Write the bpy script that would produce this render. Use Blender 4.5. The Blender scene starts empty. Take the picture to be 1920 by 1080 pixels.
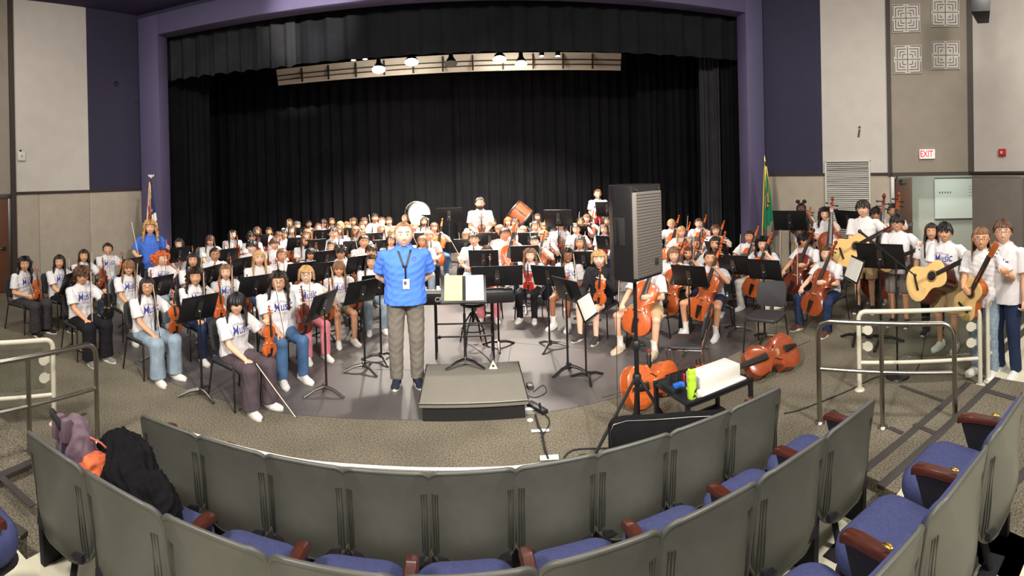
import bpy, math, random
import numpy as np
from mathutils import Vector, Matrix

# ------------------------------------------------------------------ camera, world, big lights, exposure
SC = bpy.context.scene
COL = SC.collection
F, YC, PITCH, ROLL, EYE = 950.0, 321.0, math.radians(0.3), math.radians(1.45), 2.5
R = math.radians
cam_data = bpy.data.cameras.new('camera')
cam = bpy.data.objects.new('camera', cam_data)
COL.objects.link(cam)
SC.camera = cam
cam_data.type = 'PANO'
cam_data.panorama_type = 'CENTRAL_CYLINDRICAL'
cam_data.central_cylindrical_radius = 1.0
cam_data.central_cylindrical_range_u_min = -960 / F
cam_data.central_cylindrical_range_u_max = 960 / F
cam_data.central_cylindrical_range_v_min = -(1080 - YC) / F
cam_data.central_cylindrical_range_v_max = YC / F
cam_data.clip_start = 0.02
# local sight frame: x right, y forward, z up
SIGHT = Matrix.Rotation(-PITCH, 3, 'X') @ Matrix.Rotation(ROLL, 3, 'Y')
CAMM = SIGHT @ Matrix.Rotation(R(90), 3, 'X')
cam.matrix_world = Matrix.Translation((0, 0, EYE)) @ CAMM.to_4x4()

def ray(px, py=None):
    th = (px - 960) / F
    v = 0 if py is None else (YC - py) / F
    return SIGHT @ Vector((math.sin(th), math.cos(th), v))

def at(px, py, z=0.0):
    """Point of the photo pixel's sight line at height z."""
    d = ray(px, py)
    t = (z - EYE) / d.z
    return Vector((d.x * t, d.y * t, z))

SC.view_settings.view_transform = 'Standard'
SC.view_settings.look = 'None'
SC.view_settings.gamma = 1.0
SC.view_settings.use_curve_mapping = False
SC.view_settings.exposure = 0.0

world = bpy.data.worlds.new('world')
SC.world = world
world.use_nodes = True
world.node_tree.nodes['Background'].inputs[0].default_value = (0.75, 0.8, 0.9, 1)
world.node_tree.nodes['Background'].inputs[1].default_value = 0.05

def area(name, loc, target, energy, size, color=(1, .93, .84), size_y=None, spread=None):
    d = bpy.data.lights.new(name, 'AREA'); d.energy = energy; d.size = size; d.color = color
    if size_y: d.shape = 'RECTANGLE'; d.size_y = size_y
    if spread: d.spread = R(spread)
    o = bpy.data.objects.new(name, d); COL.objects.link(o); o.location = loc
    o.rotation_euler = (Vector(target) - Vector(loc)).to_track_quat('-Z', 'Y').to_euler()
    return o

def spot(name, loc, target, energy, angle, blend=.5, radius=.08, color=(1, .93, .84)):
    d = bpy.data.lights.new(name, 'SPOT'); d.energy = energy; d.spot_size = R(angle); d.spot_blend = blend
    d.shadow_soft_size = radius; d.color = color
    o = bpy.data.objects.new(name, d); COL.objects.link(o); o.location = loc
    o.rotation_euler = (Vector(target) - Vector(loc)).to_track_quat('-Z', 'Y').to_euler()
    return o

area('house_and_fill_light', (-3.5, -1.5, 6.3), (-1.5, 5.5, 0), 420, .7)
area('house_and_fill_light', (3.5, -1.0, 6.3), (2.5, 5.5, 0), 420, .7)
area('house_and_fill_light', (0.0, 3.0, 6.4), (0, 3.2, 0), 200, 1.0)
area('house_and_fill_light', (-6.0, 4.5, 6.4), (-6.5, 5.5, 0), 110, .6)
area('house_and_fill_light', (6.0, 4.5, 6.4), (5.6, 5.5, 0), 110, .6)
spot('front_of_house_spot', (4.5, -2.0, 6.2), (-3.5, 9.5, 1.0), 2600, 50, .6, .1)
spot('front_of_house_spot', (-4.5, -2.0, 6.2), (3.5, 9.5, 1.0), 2200, 50, .6, .1)
spot('front_of_house_spot', (1.5, -1.0, 6.2), (-4.35, 10.6, 5.85), 15000, 10.5, .8, .1)

area('house_and_fill_light', (0, -4.0, 5.9), (0, 8, 1), 320, 4.0)  # added soft fill, no fixture there; eases the shadows on faces

# ------------------------------------------------------------------ helpers
def lin(c):
    return tuple(((v / 255) / 12.92 if v / 255 <= .04045 else ((v / 255 + .055) / 1.055) ** 2.4) for v in c)

def mat(name, color=None, rough=.6, metal=0.0, spec=None, bump=None, vary=None, obj_color=False, emit=None, coat=0, alpha=None, stretch=(1, 1, 1), tint=None):
    m = bpy.data.materials.new(name); m.use_nodes = True
    nt = m.node_tree; b = nt.nodes['Principled BSDF']
    b.inputs['Roughness'].default_value = rough; b.inputs['Metallic'].default_value = metal
    if spec is not None: b.inputs['Specular IOR Level'].default_value = spec
    if coat: b.inputs['Coat Weight'].default_value = coat; b.inputs['Coat Roughness'].default_value = .12
    col = None
    if obj_color:
        oi = nt.nodes.new('ShaderNodeObjectInfo'); col = oi.outputs['Color']
        if tint:
            mx = nt.nodes.new('ShaderNodeMix'); mx.data_type = 'RGBA'; mx.blend_type = 'MULTIPLY'
            mx.inputs[0].default_value = 1; nt.links.new(col, mx.inputs[6]); mx.inputs[7].default_value = (*tint, 1)
            col = mx.outputs[2]
    else:
        b.inputs['Base Color'].default_value = (*lin(color), 1)
    if vary or bump:
        tc = nt.nodes.new('ShaderNodeTexCoord'); mp = nt.nodes.new('ShaderNodeMapping')
        mp.inputs['Scale'].default_value = stretch
        nt.links.new(tc.outputs['Object'], mp.inputs['Vector'])
    if vary:   # (scale, amount)
        n = nt.nodes.new('ShaderNodeTexNoise'); n.inputs['Scale'].default_value = vary[0]; n.inputs['Detail'].default_value = 4
        nt.links.new(mp.outputs[0], n.inputs['Vector'])
        mr = nt.nodes.new('ShaderNodeMapRange'); mr.inputs[1].default_value = .3; mr.inputs[2].default_value = .7
        mr.inputs[3].default_value = 1 - vary[1]; mr.inputs[4].default_value = 1 + vary[1]
        nt.links.new(n.outputs[0], mr.inputs[0])
        mx = nt.nodes.new('ShaderNodeMix'); mx.data_type = 'RGBA'; mx.blend_type = 'MULTIPLY'; mx.inputs[0].default_value = 1
        if col is not None: nt.links.new(col, mx.inputs[6])
        else: mx.inputs[6].default_value = (*lin(color), 1)
        nt.links.new(mr.outputs[0], mx.inputs[7]); col = mx.outputs[2]
    if col is not None: nt.links.new(col, b.inputs['Base Color'])
    if bump:   # (scale, strength, distance)
        n = nt.nodes.new('ShaderNodeTexNoise'); n.inputs['Scale'].default_value = bump[0]; n.inputs['Detail'].default_value = 3
        nt.links.new(mp.outputs[0], n.inputs['Vector'])
        bp = nt.nodes.new('ShaderNodeBump'); bp.inputs['Strength'].default_value = bump[1]; bp.inputs['Distance'].default_value = bump[2]
        nt.links.new(n.outputs[0], bp.inputs['Height']); nt.links.new(bp.outputs[0], b.inputs['Normal'])
    if emit: b.inputs['Emission Color'].default_value = (*emit[:3], 1); b.inputs['Emission Strength'].default_value = emit[3]
    if alpha is not None: b.inputs['Alpha'].default_value = alpha
    return m

def glass_mat(name, tint):
    m = bpy.data.materials.new(name); m.use_nodes = True; nt = m.node_tree; nt.nodes.clear()
    o = nt.nodes.new('ShaderNodeOutputMaterial'); t = nt.nodes.new('ShaderNodeBsdfTransparent'); g = nt.nodes.new('ShaderNodeBsdfGlossy')
    t.inputs[0].default_value = (*tint, 1); g.inputs['Roughness'].default_value = .03; g.inputs[0].default_value = (.8, .85, .85, 1)
    f = nt.nodes.new('ShaderNodeFresnel'); f.inputs[0].default_value = 1.45; mx = nt.nodes.new('ShaderNodeMixShader')
    nt.links.new(f.outputs[0], mx.inputs[0]); nt.links.new(t.outputs[0], mx.inputs[1]); nt.links.new(g.outputs[0], mx.inputs[2]); nt.links.new(mx.outputs[0], o.inputs[0])
    return m

M = {}
M['light_wall'] = mat('light_wall_fabric', (196, 191, 184), .9, bump=(220, .25, .004), vary=(3, .04))
M['grey_wall'] = mat('grey_wall_fabric', (142, 134, 122), .9, bump=(220, .25, .004), vary=(3, .06))
M['wainscot'] = mat('wainscot_fabric', (168, 158, 143), .9, bump=(220, .3, .004), vary=(4, .06))
M['violet_wall'] = mat('violet_wall_paint', (48, 45, 68), .85, bump=(150, .2, .003), vary=(3, .05))
M['violet_trim'] = mat('violet_trim_paint', (86, 80, 112), .6, vary=(3, .04))
M['violet_ceiling'] = mat('violet_ceiling_paint', (58, 50, 82), .9)
M['dark_trim'] = mat('dark_trim_wood', (52, 42, 36), .6)
M['brown_door'] = mat('brown_door_wood', (92, 58, 40), .5, vary=(12, .15), stretch=(6, 6, .6))
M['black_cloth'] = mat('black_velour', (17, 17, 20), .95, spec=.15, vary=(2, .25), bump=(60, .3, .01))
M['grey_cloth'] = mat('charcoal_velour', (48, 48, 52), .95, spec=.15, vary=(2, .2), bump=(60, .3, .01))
M['valance_lit'] = mat('valance_velour_lit', (40, 41, 44), .95, spec=.15, vary=(2, .2), bump=(60, .3, .01))  # valance velour lightened: part of the spot's light is put into the colour
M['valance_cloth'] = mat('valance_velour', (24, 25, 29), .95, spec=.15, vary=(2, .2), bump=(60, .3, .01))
M['black_void'] = mat('stage_black', (10, 10, 11), .95, spec=.1)
M['white_paint'] = mat('white_paint', (206, 204, 196), .5)
M['cream_floor'] = mat('cream_floor_paint', (214, 210, 186), .55, vary=(5, .05))
M['steel'] = mat('brushed_steel', (168, 164, 156), .28, metal=1.0)
M['chrome'] = mat('chrome', (205, 205, 205), .12, metal=1.0)
M['dull_steel'] = mat('dull_steel', (120, 118, 114), .4, metal=1.0)
M['black_plastic'] = mat('black_plastic', (30, 30, 32), .45)
M['chair_plastic'] = mat('chair_plastic', (50, 50, 53), .5)
M['groove'] = mat('seat_groove', (44, 45, 42), .5)
M['piano_black'] = mat('piano_black', (46, 46, 48), .5)
M['black_metal'] = mat('black_metal', (24, 24, 26), .4, vary=(30, .1))
M['stand_black'] = mat('stand_black', (20, 20, 22), .42)
M['rubber'] = mat('black_rubber', (30, 29, 30), .85)
M['nosing'] = mat('stair_nosing_rubber', (58, 54, 52), .8, bump=(80, .3, .004))
M['rail_cream'] = mat('cream_rail_paint', (206, 202, 184), .45)
M['glass'] = glass_mat('rail_glass', (.86, .9, .88))
M['paper'] = mat('paper', (232, 230, 222), .8)
M['yellow_paper'] = mat('yellow_paper', (232, 222, 150), .8)
M['shell'] = mat('seat_shell_plastic', (78, 79, 74), .42, vary=(14, .06), bump=(400, .12, .001))
M['blue_cloth'] = mat('seat_blue_fabric', (60, 65, 102), .95, spec=.2, vary=(60, .12), bump=(300, .3, .002))
M['arm_wood'] = mat('armrest_wood', (72, 32, 22), .35, vary=(14, .3), stretch=(5, 1, 5), coat=.3)
M['brass'] = mat('brass', (200, 160, 80), .3, metal=1.0)
M['dark_panel'] = mat('seat_side_panel', (22, 21, 28), .8)
M['orange_wood'] = mat('varnished_wood', rough=.28, obj_color=True, vary=(9, .16), stretch=(6, 6, 1), coat=.5)
M['cloth'] = mat('garment_cloth', rough=.9, obj_color=True, bump=(260, .15, .001), spec=.2)
M['denim'] = mat('garment_denim', rough=.9, obj_color=True, vary=(9, .14), bump=(300, .25, .001), spec=.2)
M['skin'] = mat('skin', rough=.55, obj_color=True, spec=.35)
M['lip'] = mat('lip', rough=.45, obj_color=True, tint=(.90, .58, .54))
M['hair'] = mat('hair', rough=.5, obj_color=True, vary=(26, .35), stretch=(7, 7, .7), bump=(60, .4, .003))
M['eye_white'] = mat('eye_white', (225, 220, 215), .3)
M['iris'] = mat('iris', (30, 20, 16), .25)
M['brow'] = mat('brow', (48, 34, 26), .8)
M['tooth'] = mat('tooth', (238, 232, 222), .4)
M['ink'] = mat('blue_ink', (62, 62, 140), .85)
M['grey_ink'] = mat('grey_ink', (110, 110, 140), .85)
M['shoe_sole'] = mat('shoe_sole', (225, 220, 208), .7)
M['bow_hair'] = mat('bow_hair', (228, 222, 205), .6)
M['bow_wood'] = mat('bow_wood', (120, 60, 32), .35)
M['maple'] = mat('maple_bridge', (214, 176, 120), .5)
M['spruce'] = mat('spruce_top', (226, 188, 122), .3, vary=(20, .06), stretch=(8, 8, .4), coat=.5)
M['ebony'] = mat('ebony', (28, 25, 25), .3)
M['string_metal'] = mat('string_metal', (190, 188, 182), .3, metal=1.0)
M['red_plastic'] = mat('red_plastic', (190, 30, 30), .4)
M['bag_black'] = mat('bag_fabric', (19, 19, 21), .9, spec=.12, bump=(250, .3, .002), vary=(8, .2))
M['bag_mauve'] = mat('bag_mauve', (104, 84, 96), .8, bump=(250, .3, .002))
M['bag_orange'] = mat('bag_orange', (200, 96, 56), .8, vary=(18, .5))
M['exit_red'] = mat('exit_red', (215, 40, 45), .5, emit=(.9, .05, .06, .6))
M['exit_white'] = mat('exit_white', (235, 232, 225), .5, emit=(1, .95, .9, .25))

def floor_mat(name, base, spots, scale, bumpd):
    m = bpy.data.materials.new(name); m.use_nodes = True; nt = m.node_tree; b = nt.nodes['Principled BSDF']
    b.inputs['Roughness'].default_value = .97; b.inputs['Specular IOR Level'].default_value = .1
    tc = nt.nodes.new('ShaderNodeTexCoord'); n = nt.nodes.new('ShaderNodeTexNoise'); n.inputs['Scale'].default_value = scale; n.inputs['Detail'].default_value = 6; n.inputs['Roughness'].default_value = .8
    cr = nt.nodes.new('ShaderNodeValToRGB'); cr.color_ramp.elements[0].position = .36; cr.color_ramp.elements[1].position = .64
    cr.color_ramp.elements[0].color = (*lin(base), 1); cr.color_ramp.elements[1].color = (*lin(spots), 1)
    nt.links.new(tc.outputs['Object'], n.inputs['Vector']); nt.links.new(n.outputs[0], cr.inputs[0])
    n2 = nt.nodes.new('ShaderNodeTexNoise'); n2.inputs['Scale'].default_value = 1.6; n2.inputs['Detail'].default_value = 5
    nt.links.new(tc.outputs['Object'], n2.inputs['Vector'])
    mr = nt.nodes.new('ShaderNodeMapRange'); mr.inputs[1].default_value = .35; mr.inputs[2].default_value = .65; mr.inputs[3].default_value = .86; mr.inputs[4].default_value = 1.1
    nt.links.new(n2.outputs[0], mr.inputs[0])
    mx = nt.nodes.new('ShaderNodeMix'); mx.data_type = 'RGBA'; mx.blend_type = 'MULTIPLY'; mx.inputs[0].default_value = 1
    nt.links.new(cr.outputs[0], mx.inputs[6]); nt.links.new(mr.outputs[0], mx.inputs[7]); nt.links.new(mx.outputs[2], b.inputs['Base Color'])
    bp = nt.nodes.new('ShaderNodeBump'); bp.inputs['Strength'].default_value = .6; bp.inputs['Distance'].default_value = bumpd
    nt.links.new(n.outputs[0], bp.inputs['Height']); nt.links.new(bp.outputs[0], b.inputs['Normal'])
    return m
M['carpet'] = floor_mat('speckled_carpet', (34, 31, 27), (150, 142, 124), 70, .006)
M['stage_floor'] = mat('black_stage_floor', (86, 82, 82), .38, vary=(1.6, .14), bump=(40, .08, .002))
M['podium_top'] = mat('podium_grey_carpet', (118, 114, 104), .95, bump=(200, .3, .003), vary=(60, .08))

class MB:
    """Collects vertices and faces; build() links them as one mesh object."""
    def __init__(s): s.v = []; s.f = []; s.m = []; s.n = 0
    def add(s, V, Fc, m=0, X=None):
        V = np.asarray(V, float).reshape(-1, 3)
        if X is not None:
            A = np.array(X); V = V @ A[:3, :3].T + A[:3, 3]
        s.v.append(V); k = s.n; s.n += len(V)
        s.f += [tuple(i + k for i in f) for f in Fc]; s.m += [m] * len(Fc)
        return s
    def box(s, c, d, m=0, X=None):
        x, y, z = c; a, b, h = d[0] / 2, d[1] / 2, d[2] / 2
        V = [(x + i * a, y + j * b, z + k * h) for k in (-1, 1) for j in (-1, 1) for i in (-1, 1)]
        return s.add(V, [(0, 2, 3, 1), (4, 5, 7, 6), (0, 1, 5, 4), (2, 6, 7, 3), (0, 4, 6, 2), (1, 3, 7, 5)], m, X)
    def rings(s, rings, m=0, X=None, cap=True, closed=False):
        n = len(rings[0]); V = np.concatenate([np.asarray(r, float) for r in rings]); Fc = []
        K = len(rings)
        for i in range(K - 1 + (1 if closed else 0)):
            a, b = i * n, ((i + 1) % K) * n
            for j in range(n):
                j2 = (j + 1) % n
                Fc.append((a + j, a + j2, b + j2, b + j))
        if cap and not closed:
            Fc.append(tuple(range(n - 1, -1, -1))); Fc.append(tuple(range((K - 1) * n, K * n)))
        return s.add(V, Fc, m, X)
    def tube(s, pts, r, n=10, m=0, X=None, closed=False, cap=True):
        P = [Vector(p) for p in pts]; K = len(P)
        rr = [r] * K if not hasattr(r, '__len__') else list(r)
        rings = []; up = None
        for i in range(K):
            if closed: t = P[(i + 1) % K] - P[i - 1]
            else: t = P[min(i + 1, K - 1)] - P[max(i - 1, 0)]
            if t.length < 1e-9: t = Vector((0, 0, 1))
            t.normalize()
            if up is None:
                up = Vector((0, 0, 1)) if abs(t.z) < .9 else Vector((0, 1, 0))
            u = up - t * up.dot(t)
            if u.length < 1e-4: u = t.orthogonal()
            u.normalize(); w = t.cross(u); up = u
            rings.append([P[i] + (u * math.cos(a) + w * math.sin(a)) * rr[i] for a in [2 * math.pi * k / n for k in range(n)]])
        return s.rings(rings, m, X, cap, closed)
    def cyl(s, p0, p1, r0, r1=None, n=14, m=0, X=None):
        return s.tube([p0, p1], [r0, r0 if r1 is None else r1], n, m, X)
    def ell(s, c, r, nu=16, nv=10, m=0, X=None, rot=None):
        V = []; Fc = []
        for j in range(1, nv):
            t = math.pi * j / nv
            for i in range(nu):
                a = 2 * math.pi * i / nu
                V.append((math.sin(t) * math.cos(a), math.sin(t) * math.sin(a), math.cos(t)))
        V = np.array(V + [(0, 0, 1), (0, 0, -1)]) * np.array(r)
        if rot is not None: V = V @ np.array(rot.to_3x3()).T
        V = V + np.array(c)
        for j in range(nv - 2):
            for i in range(nu):
                i2 = (i + 1) % nu
                Fc.append((j * nu + i, (j + 1) * nu + i, (j + 1) * nu + i2, j * nu + i2))
        T = (nv - 1) * nu
        for i in range(nu):
            i2 = (i + 1) % nu
            Fc.append((T, i, i2)); Fc.append((T + 1, (nv - 2) * nu + i2, (nv - 2) * nu + i))
        return s.add(V, Fc, m, X)
    def lathe(s, prof, c=(0, 0, 0), n=24, m=0, X=None):
        return s.rings([[(c[0] + r * math.cos(a), c[1] + r * math.sin(a), c[2] + z) for a in [2 * math.pi * k / n for k in range(n)]] for r, z in prof], m, X)
    def prism(s, out, z0, z1, m=0, X=None):
        n = len(out)
        V = [(x, y, z0) for x, y in out] + [(x, y, z1) for x, y in out]
        Fc = [tuple(range(n - 1, -1, -1)), tuple(range(n, 2 * n))] + [(i, (i + 1) % n, n + (i + 1) % n, n + i) for i in range(n)]
        return s.add(V, Fc, m, X)
    def mesh(s, name, mats, smooth=35, bevel=0, seg=2):
        me = bpy.data.meshes.new(name)
        V = np.concatenate(s.v) if s.v else np.zeros((0, 3))
        me.from_pydata(V.tolist(), [], s.f)
        for x in mats: me.materials.append(M[x] if isinstance(x, str) else x)
        if len(mats) > 1: me.polygons.foreach_set('material_index', s.m)
        if bevel:
            me = bake(me, lambda o: bev(o, bevel, seg))
            me.name = name
        if smooth:
            me.polygons.foreach_set('use_smooth', [True] * len(me.polygons))
            me.set_sharp_from_angle(angle=R(smooth))
        me.update()
        return me
    def build(s, name, mats, parent=None, smooth=35, bevel=0, seg=2, **kw):
        if not isinstance(mats, (list, tuple)): mats = [mats]
        return link(name, s.mesh(name, mats, smooth, bevel, seg), parent, **kw)

def bev(o, w, seg):
    b = o.modifiers.new('b', 'BEVEL'); b.width = w; b.segments = seg; b.limit_method = 'ANGLE'; b.angle_limit = R(35)

def bake(me, fn):
    o = bpy.data.objects.new('tmp', me); COL.objects.link(o); fn(o)
    dg = bpy.context.evaluated_depsgraph_get(); dg.update()
    r = bpy.data.meshes.new_from_object(o.evaluated_get(dg))
    bpy.data.objects.remove(o)
    return r

def link(name, me, parent=None, label=None, cat=None, group=None, kind=None, color=None, X=None):
    o = bpy.data.objects.new(name, me); COL.objects.link(o)
    if parent is not None: o.parent = parent
    if X is not None: o.matrix_world = X if parent is None else X
    if label: o['label'] = label
    if cat: o['category'] = cat
    if group: o['group'] = group
    if kind: o['kind'] = kind
    if color: o.color = (*lin(color), 1)
    return o

def empty(name, X, label, cat, group=None):
    o = bpy.data.objects.new(name, None); COL.objects.link(o); o.empty_display_size = .1
    o.matrix_world = X if isinstance(X, Matrix) else Matrix.Translation(X)
    o['label'] = label; o['category'] = cat
    if group: o['group'] = group
    return o

def pose(loc, rz=0, rx=0, ry=0, s=1):
    return Matrix.Translation(loc) @ Matrix.Rotation(rz, 4, 'Z') @ Matrix.Rotation(ry, 4, 'Y') @ Matrix.Rotation(rx, 4, 'X') @ Matrix.Scale(s, 4)

def along(p0, p1, face=(0, -1, 0)):
    """Frame whose +Z runs p0->p1 and whose -Y looks roughly towards face."""
    z = (Vector(p1) - Vector(p0)).normalized(); y = -Vector(face); y = (y - z * y.dot(z)).normalized(); x = y.cross(z)
    m = Matrix((x, y, z)).transposed().to_4x4(); m.translation = Vector(p0); return m

class Kit:
    """A thing's part meshes, to be linked again and again."""
    def __init__(s): s.p = []
    def part(s, name, mb, mats, up=None, color=None, **kw):
        if not isinstance(mats, (list, tuple)): mats = [mats]
        s.p.append((name, mb.mesh(name, mats, **kw), up, color)); return len(s.p) - 1
    def place(s, name, X, label, cat, group=None, colors=None, scale_down=None):
        root = empty(name, X, label, cat, group); made = []
        for pn, me, up, colr in s.p:
            o = bpy.data.objects.new(pn, me); COL.objects.link(o); o.parent = root if up is None else made[up]
            c = (colors or {}).get(pn, colr)
            if c: o.color = (*lin(c), 1)
            made.append(o)
        return root

def solid(mb, voxel, smooth=4):
    """Union of overlapping closed pieces as one skin (arrays of vertices and faces)."""
    me = mb.mesh('tmp_solid', [], smooth=0)
    def fn(o):
        r = o.modifiers.new('r', 'REMESH'); r.mode = 'VOXEL'; r.voxel_size = voxel
        if smooth:
            q = o.modifiers.new('s', 'SMOOTH'); q.factor = .5; q.iterations = smooth
    out = bake(me, fn); bpy.data.meshes.remove(me)
    V = np.empty(len(out.vertices) * 3); out.vertices.foreach_get('co', V); V = V.reshape(-1, 3)
    Fc = [tuple(p.vertices) for p in out.polygons]; bpy.data.meshes.remove(out)
    return V, Fc

def normals(V, Fc):
    F4 = np.array([f if len(f) == 4 else (*f, f[-1]) for f in Fc]); a = V[F4[:, 2]] - V[F4[:, 0]]; b = V[F4[:, 3]] - V[F4[:, 1]]
    n = np.cross(a, b); N = np.zeros_like(V)
    for k in range(4): np.add.at(N, F4[:, k], n)
    return N / np.maximum(np.linalg.norm(N, axis=1, keepdims=True), 1e-12)

def wrinkle(V, Fc, amp, freq, seed=0, stretch=(1, 1, .6)):
    rg = np.random.RandomState(seed); h = np.zeros(len(V))
    for k in range(7):
        d = rg.normal(size=3) * np.array(stretch); d /= np.linalg.norm(d); f = freq * rg.uniform(.7, 2.2)
        h += (1 - 2 * np.abs(np.sin(V @ d * f + rg.uniform(0, 6)))) / (1 + .25 * k)
    return V + normals(V, Fc) * (h * amp / 3)[:, None]
# ------------------------------------------------------------------ the setting
ALPHA = R(-4.5)
NP = Vector((math.sin(ALPHA), math.cos(ALPHA), 0))      # direction from the seats into the stage
TP = Vector((math.cos(ALPHA), -math.sin(ALPHA), 0))     # along the stage front, to the right
def onplane(px, D):
    d = ray(px); d.z = 0
    t = D / d.dot(NP); return Vector((d.x * t, d.y * t, 0))
def pt(px, dist):
    d = ray(px); d.z = 0; d.normalize(); return d * dist
CEIL, TRIM = 6.62, 2.21

def wall_strip(mb, a, b, z0, z1, th=.12, m=0):
    """Wall panel of real thickness from a to b (seen face on the a-b line, thickness away from the room)."""
    a = Vector(a); b = Vector(b); t = (b - a); t.z = 0; t.normalize(); n = Vector((-t.y, t.x, 0)) * th
    q = [a, b, b + n, a + n]
    mb.prism([(p.x, p.y) for p in q], z0, z1, m); return mb
def struct(name, mb, mats, **k): return mb.build(name, mats, kind='structure', **k)

# floors
fl = MB(); fl.box((0, 1.5, -.1), (34, 22, .2)); struct('floor_carpet', fl, 'carpet')
arcpx = [(160, 603), (205, 645), (250, 680), (350, 730), (500, 770), (620, 783), (785, 788), (1000, 777), (1160, 745), (1300, 700), (1420, 640)]
arc = [at(x, y, 0) for x, y in arcpx]
back = [onplane(1560, 15.4), onplane(262, 15.4)]
back[0].x = 8.5; back[1].x = -11
def smooth_arc(P, n=8):
    out = []
    for i in range(len(P) - 1):
        p0, p1, p2, p3 = P[max(i - 1, 0)], P[i], P[i + 1], P[min(i + 2, len(P) - 1)]
        for k in range(n):
            t = k / n
            out.append(.5 * ((2 * p1) + (p2 - p0) * t + (2 * p0 - 5 * p1 + 4 * p2 - p3) * t * t + (3 * p1 - p0 - 3 * p2 + p3) * t ** 3))
    return out + [P[-1]]
A0 = onplane(300, 10.25); B0 = onplane(1400, 10.25)
outl = smooth_arc(arc) + [B0, back[0], back[1], A0]
sf = MB(); sf.prism([(p.x, p.y) for p in outl], -.05, .006); struct('floor_stage', sf, 'stage_floor')
for k, (a, b) in enumerate([((640, 690), (900, 690)), ((940, 640), (1130, 655)), ((950, 700), (960, 640))]):
    pa, pb = at(*a, .006), at(*b, .006); s_ = MB(); wall_strip(s_, pa, pb, .005, .0072, .006); struct('trim_floor_seam_%d' % (k + 1), s_, 'rubber')

# walls left
L0 = onplane(265, 10.2)
Lb = at(75, 543, 0)
ldir = (Lb - L0).normalized()
def hit_line(px, a, b):
    d = ray(px); d.z = 0; e = b - a
    det = d.x * (-e.y) + e.x * d.y
    t = (a.x * (-e.y) + e.x * a.y) / det
    return Vector((d.x * t, d.y * t, 0))
def onleft(px): return hit_line(px, L0, Lb)
L167, L28 = onleft(167), onleft(27)
Lend = L28 + Vector((-1.1, -3.2, 0)) * 2.6
w = MB(); wall_strip(w, L167, L0, TRIM, CEIL + .3); struct('wall_left_violet', w, 'violet_wall')
w = MB(); wall_strip(w, L28, L167, TRIM, CEIL + .3); struct('wall_left_light', w, 'light_wall')
w = MB(); 
seams = [27, 72, 167, 265]
for a, b in zip(seams, seams[1:]):
    pa, pb = onleft(a), onleft(b); g = (pb - pa).normalized() * .004
    wall_strip(w, pa + g, pb - g, 0, TRIM)
struct('wall_left_wainscot', w, 'wainscot', bevel=.004)
w = MB(); t_ = (L0 - L28).normalized(); nn = Vector((t_.y, -t_.x, 0))
wall_strip(w, L28 + nn * .03, L0 + nn * .03, TRIM - .03, TRIM + .03, .03); struct('trim_left_rail', w, 'dark_trim')
w = MB(); wall_strip(w, L28 - t_ * .10 + nn * .05, L28 + t_ * .02 + nn * .05, 0, CEIL, .05); struct('trim_left_post', w, 'dark_trim')
# door wall at the far left edge
w = MB(); wall_strip(w, Lend, L28 - t_ * .1, 2.2, CEIL + .3); struct('wall_left_panel', w, 'grey_wall')
w = MB(); wall_strip(w, Lend, L28 + (Lend - L28).normalized() * 1.25, 0, 2.2); struct('wall_left_side', w, 'wainscot')
dd = (Lend - L28).normalized(); dn = Vector((dd.y, -dd.x, 0)) * -1
def slab(name, a, b, z0, z1, th, m, **k):
    q = MB(); wall_strip(q, a, b, z0, z1, th); return q.build(name, m, **k)
door = MB(); wall_strip(door, L28 + dd * 1.13 - dn * 0, L28 + dd * .16, .01, 2.08, .05)
d1 = struct('door_1', door, 'brown_door', bevel=.003)
fr = MB(); wall_strip(fr, L28 + dd * 1.2, L28 + dd * 1.13, 0, 2.14, .09); wall_strip(fr, L28 + dd * .16, L28 + dd * .08, 0, 2.14, .09); wall_strip(fr, L28 + dd * 1.2, L28 + dd * .08, 2.09, 2.2, .09)
struct('trim_left_door_frame', fr, 'dull_steel', bevel=.004)
hb = MB(); p_ = L28 + dd * .28; q_ = L28 + dd * 1.0; off = Vector((dd.y, -dd.x, 0))
if off.dot(-p_) < 0: off = -off
hb.cyl(p_ + off * .06 + Vector((0, 0, 1.0)), q_ + off * .06 + Vector((0, 0, 1.0)), .015); hb.box(tuple(p_ + off * .04 + Vector((0, 0, 1.0))), (.06, .06, .06))
hb.build('push_bar', 'chrome', d1)
sg = MB(); wall_strip(sg, L28 + dd * .62 + off * .01, L28 + dd * .42 + off * .01, 1.5, 1.68, .004); sg.build('notice', 'white_paint', d1)

# proscenium
PD = 10.2; OPEN = 5.99
Pli, Pri = onplane(306, PD), onplane(1399, PD)
Plo, Pro = onplane(270, PD), onplane(1430, PD)
for nm, a, b in (('wall_proscenium_left', Plo, Pli), ('wall_proscenium_right', Pri, Pro)):
    w = MB(); wall_strip(w, a - NP * .12, b - NP * .12, 0, OPEN + .5, .42); struct(nm, w, 'violet_trim', bevel=.01)
w = MB(); wall_strip(w, Pli - NP * .12, Pri - NP * .12, OPEN, OPEN + .5, .42); struct('wall_proscenium_top', w, 'violet_trim', bevel=.01)
w = MB(); wall_strip(w, L0 - TP * .3, Plo, 0, CEIL + 1, .2); struct('wall_front_left', w, 'violet_wall')
w = MB(); wall_strip(w, Plo, Pro, OPEN + .5, CEIL + 2, .2); struct('wall_front_header', w, 'violet_wall')
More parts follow.
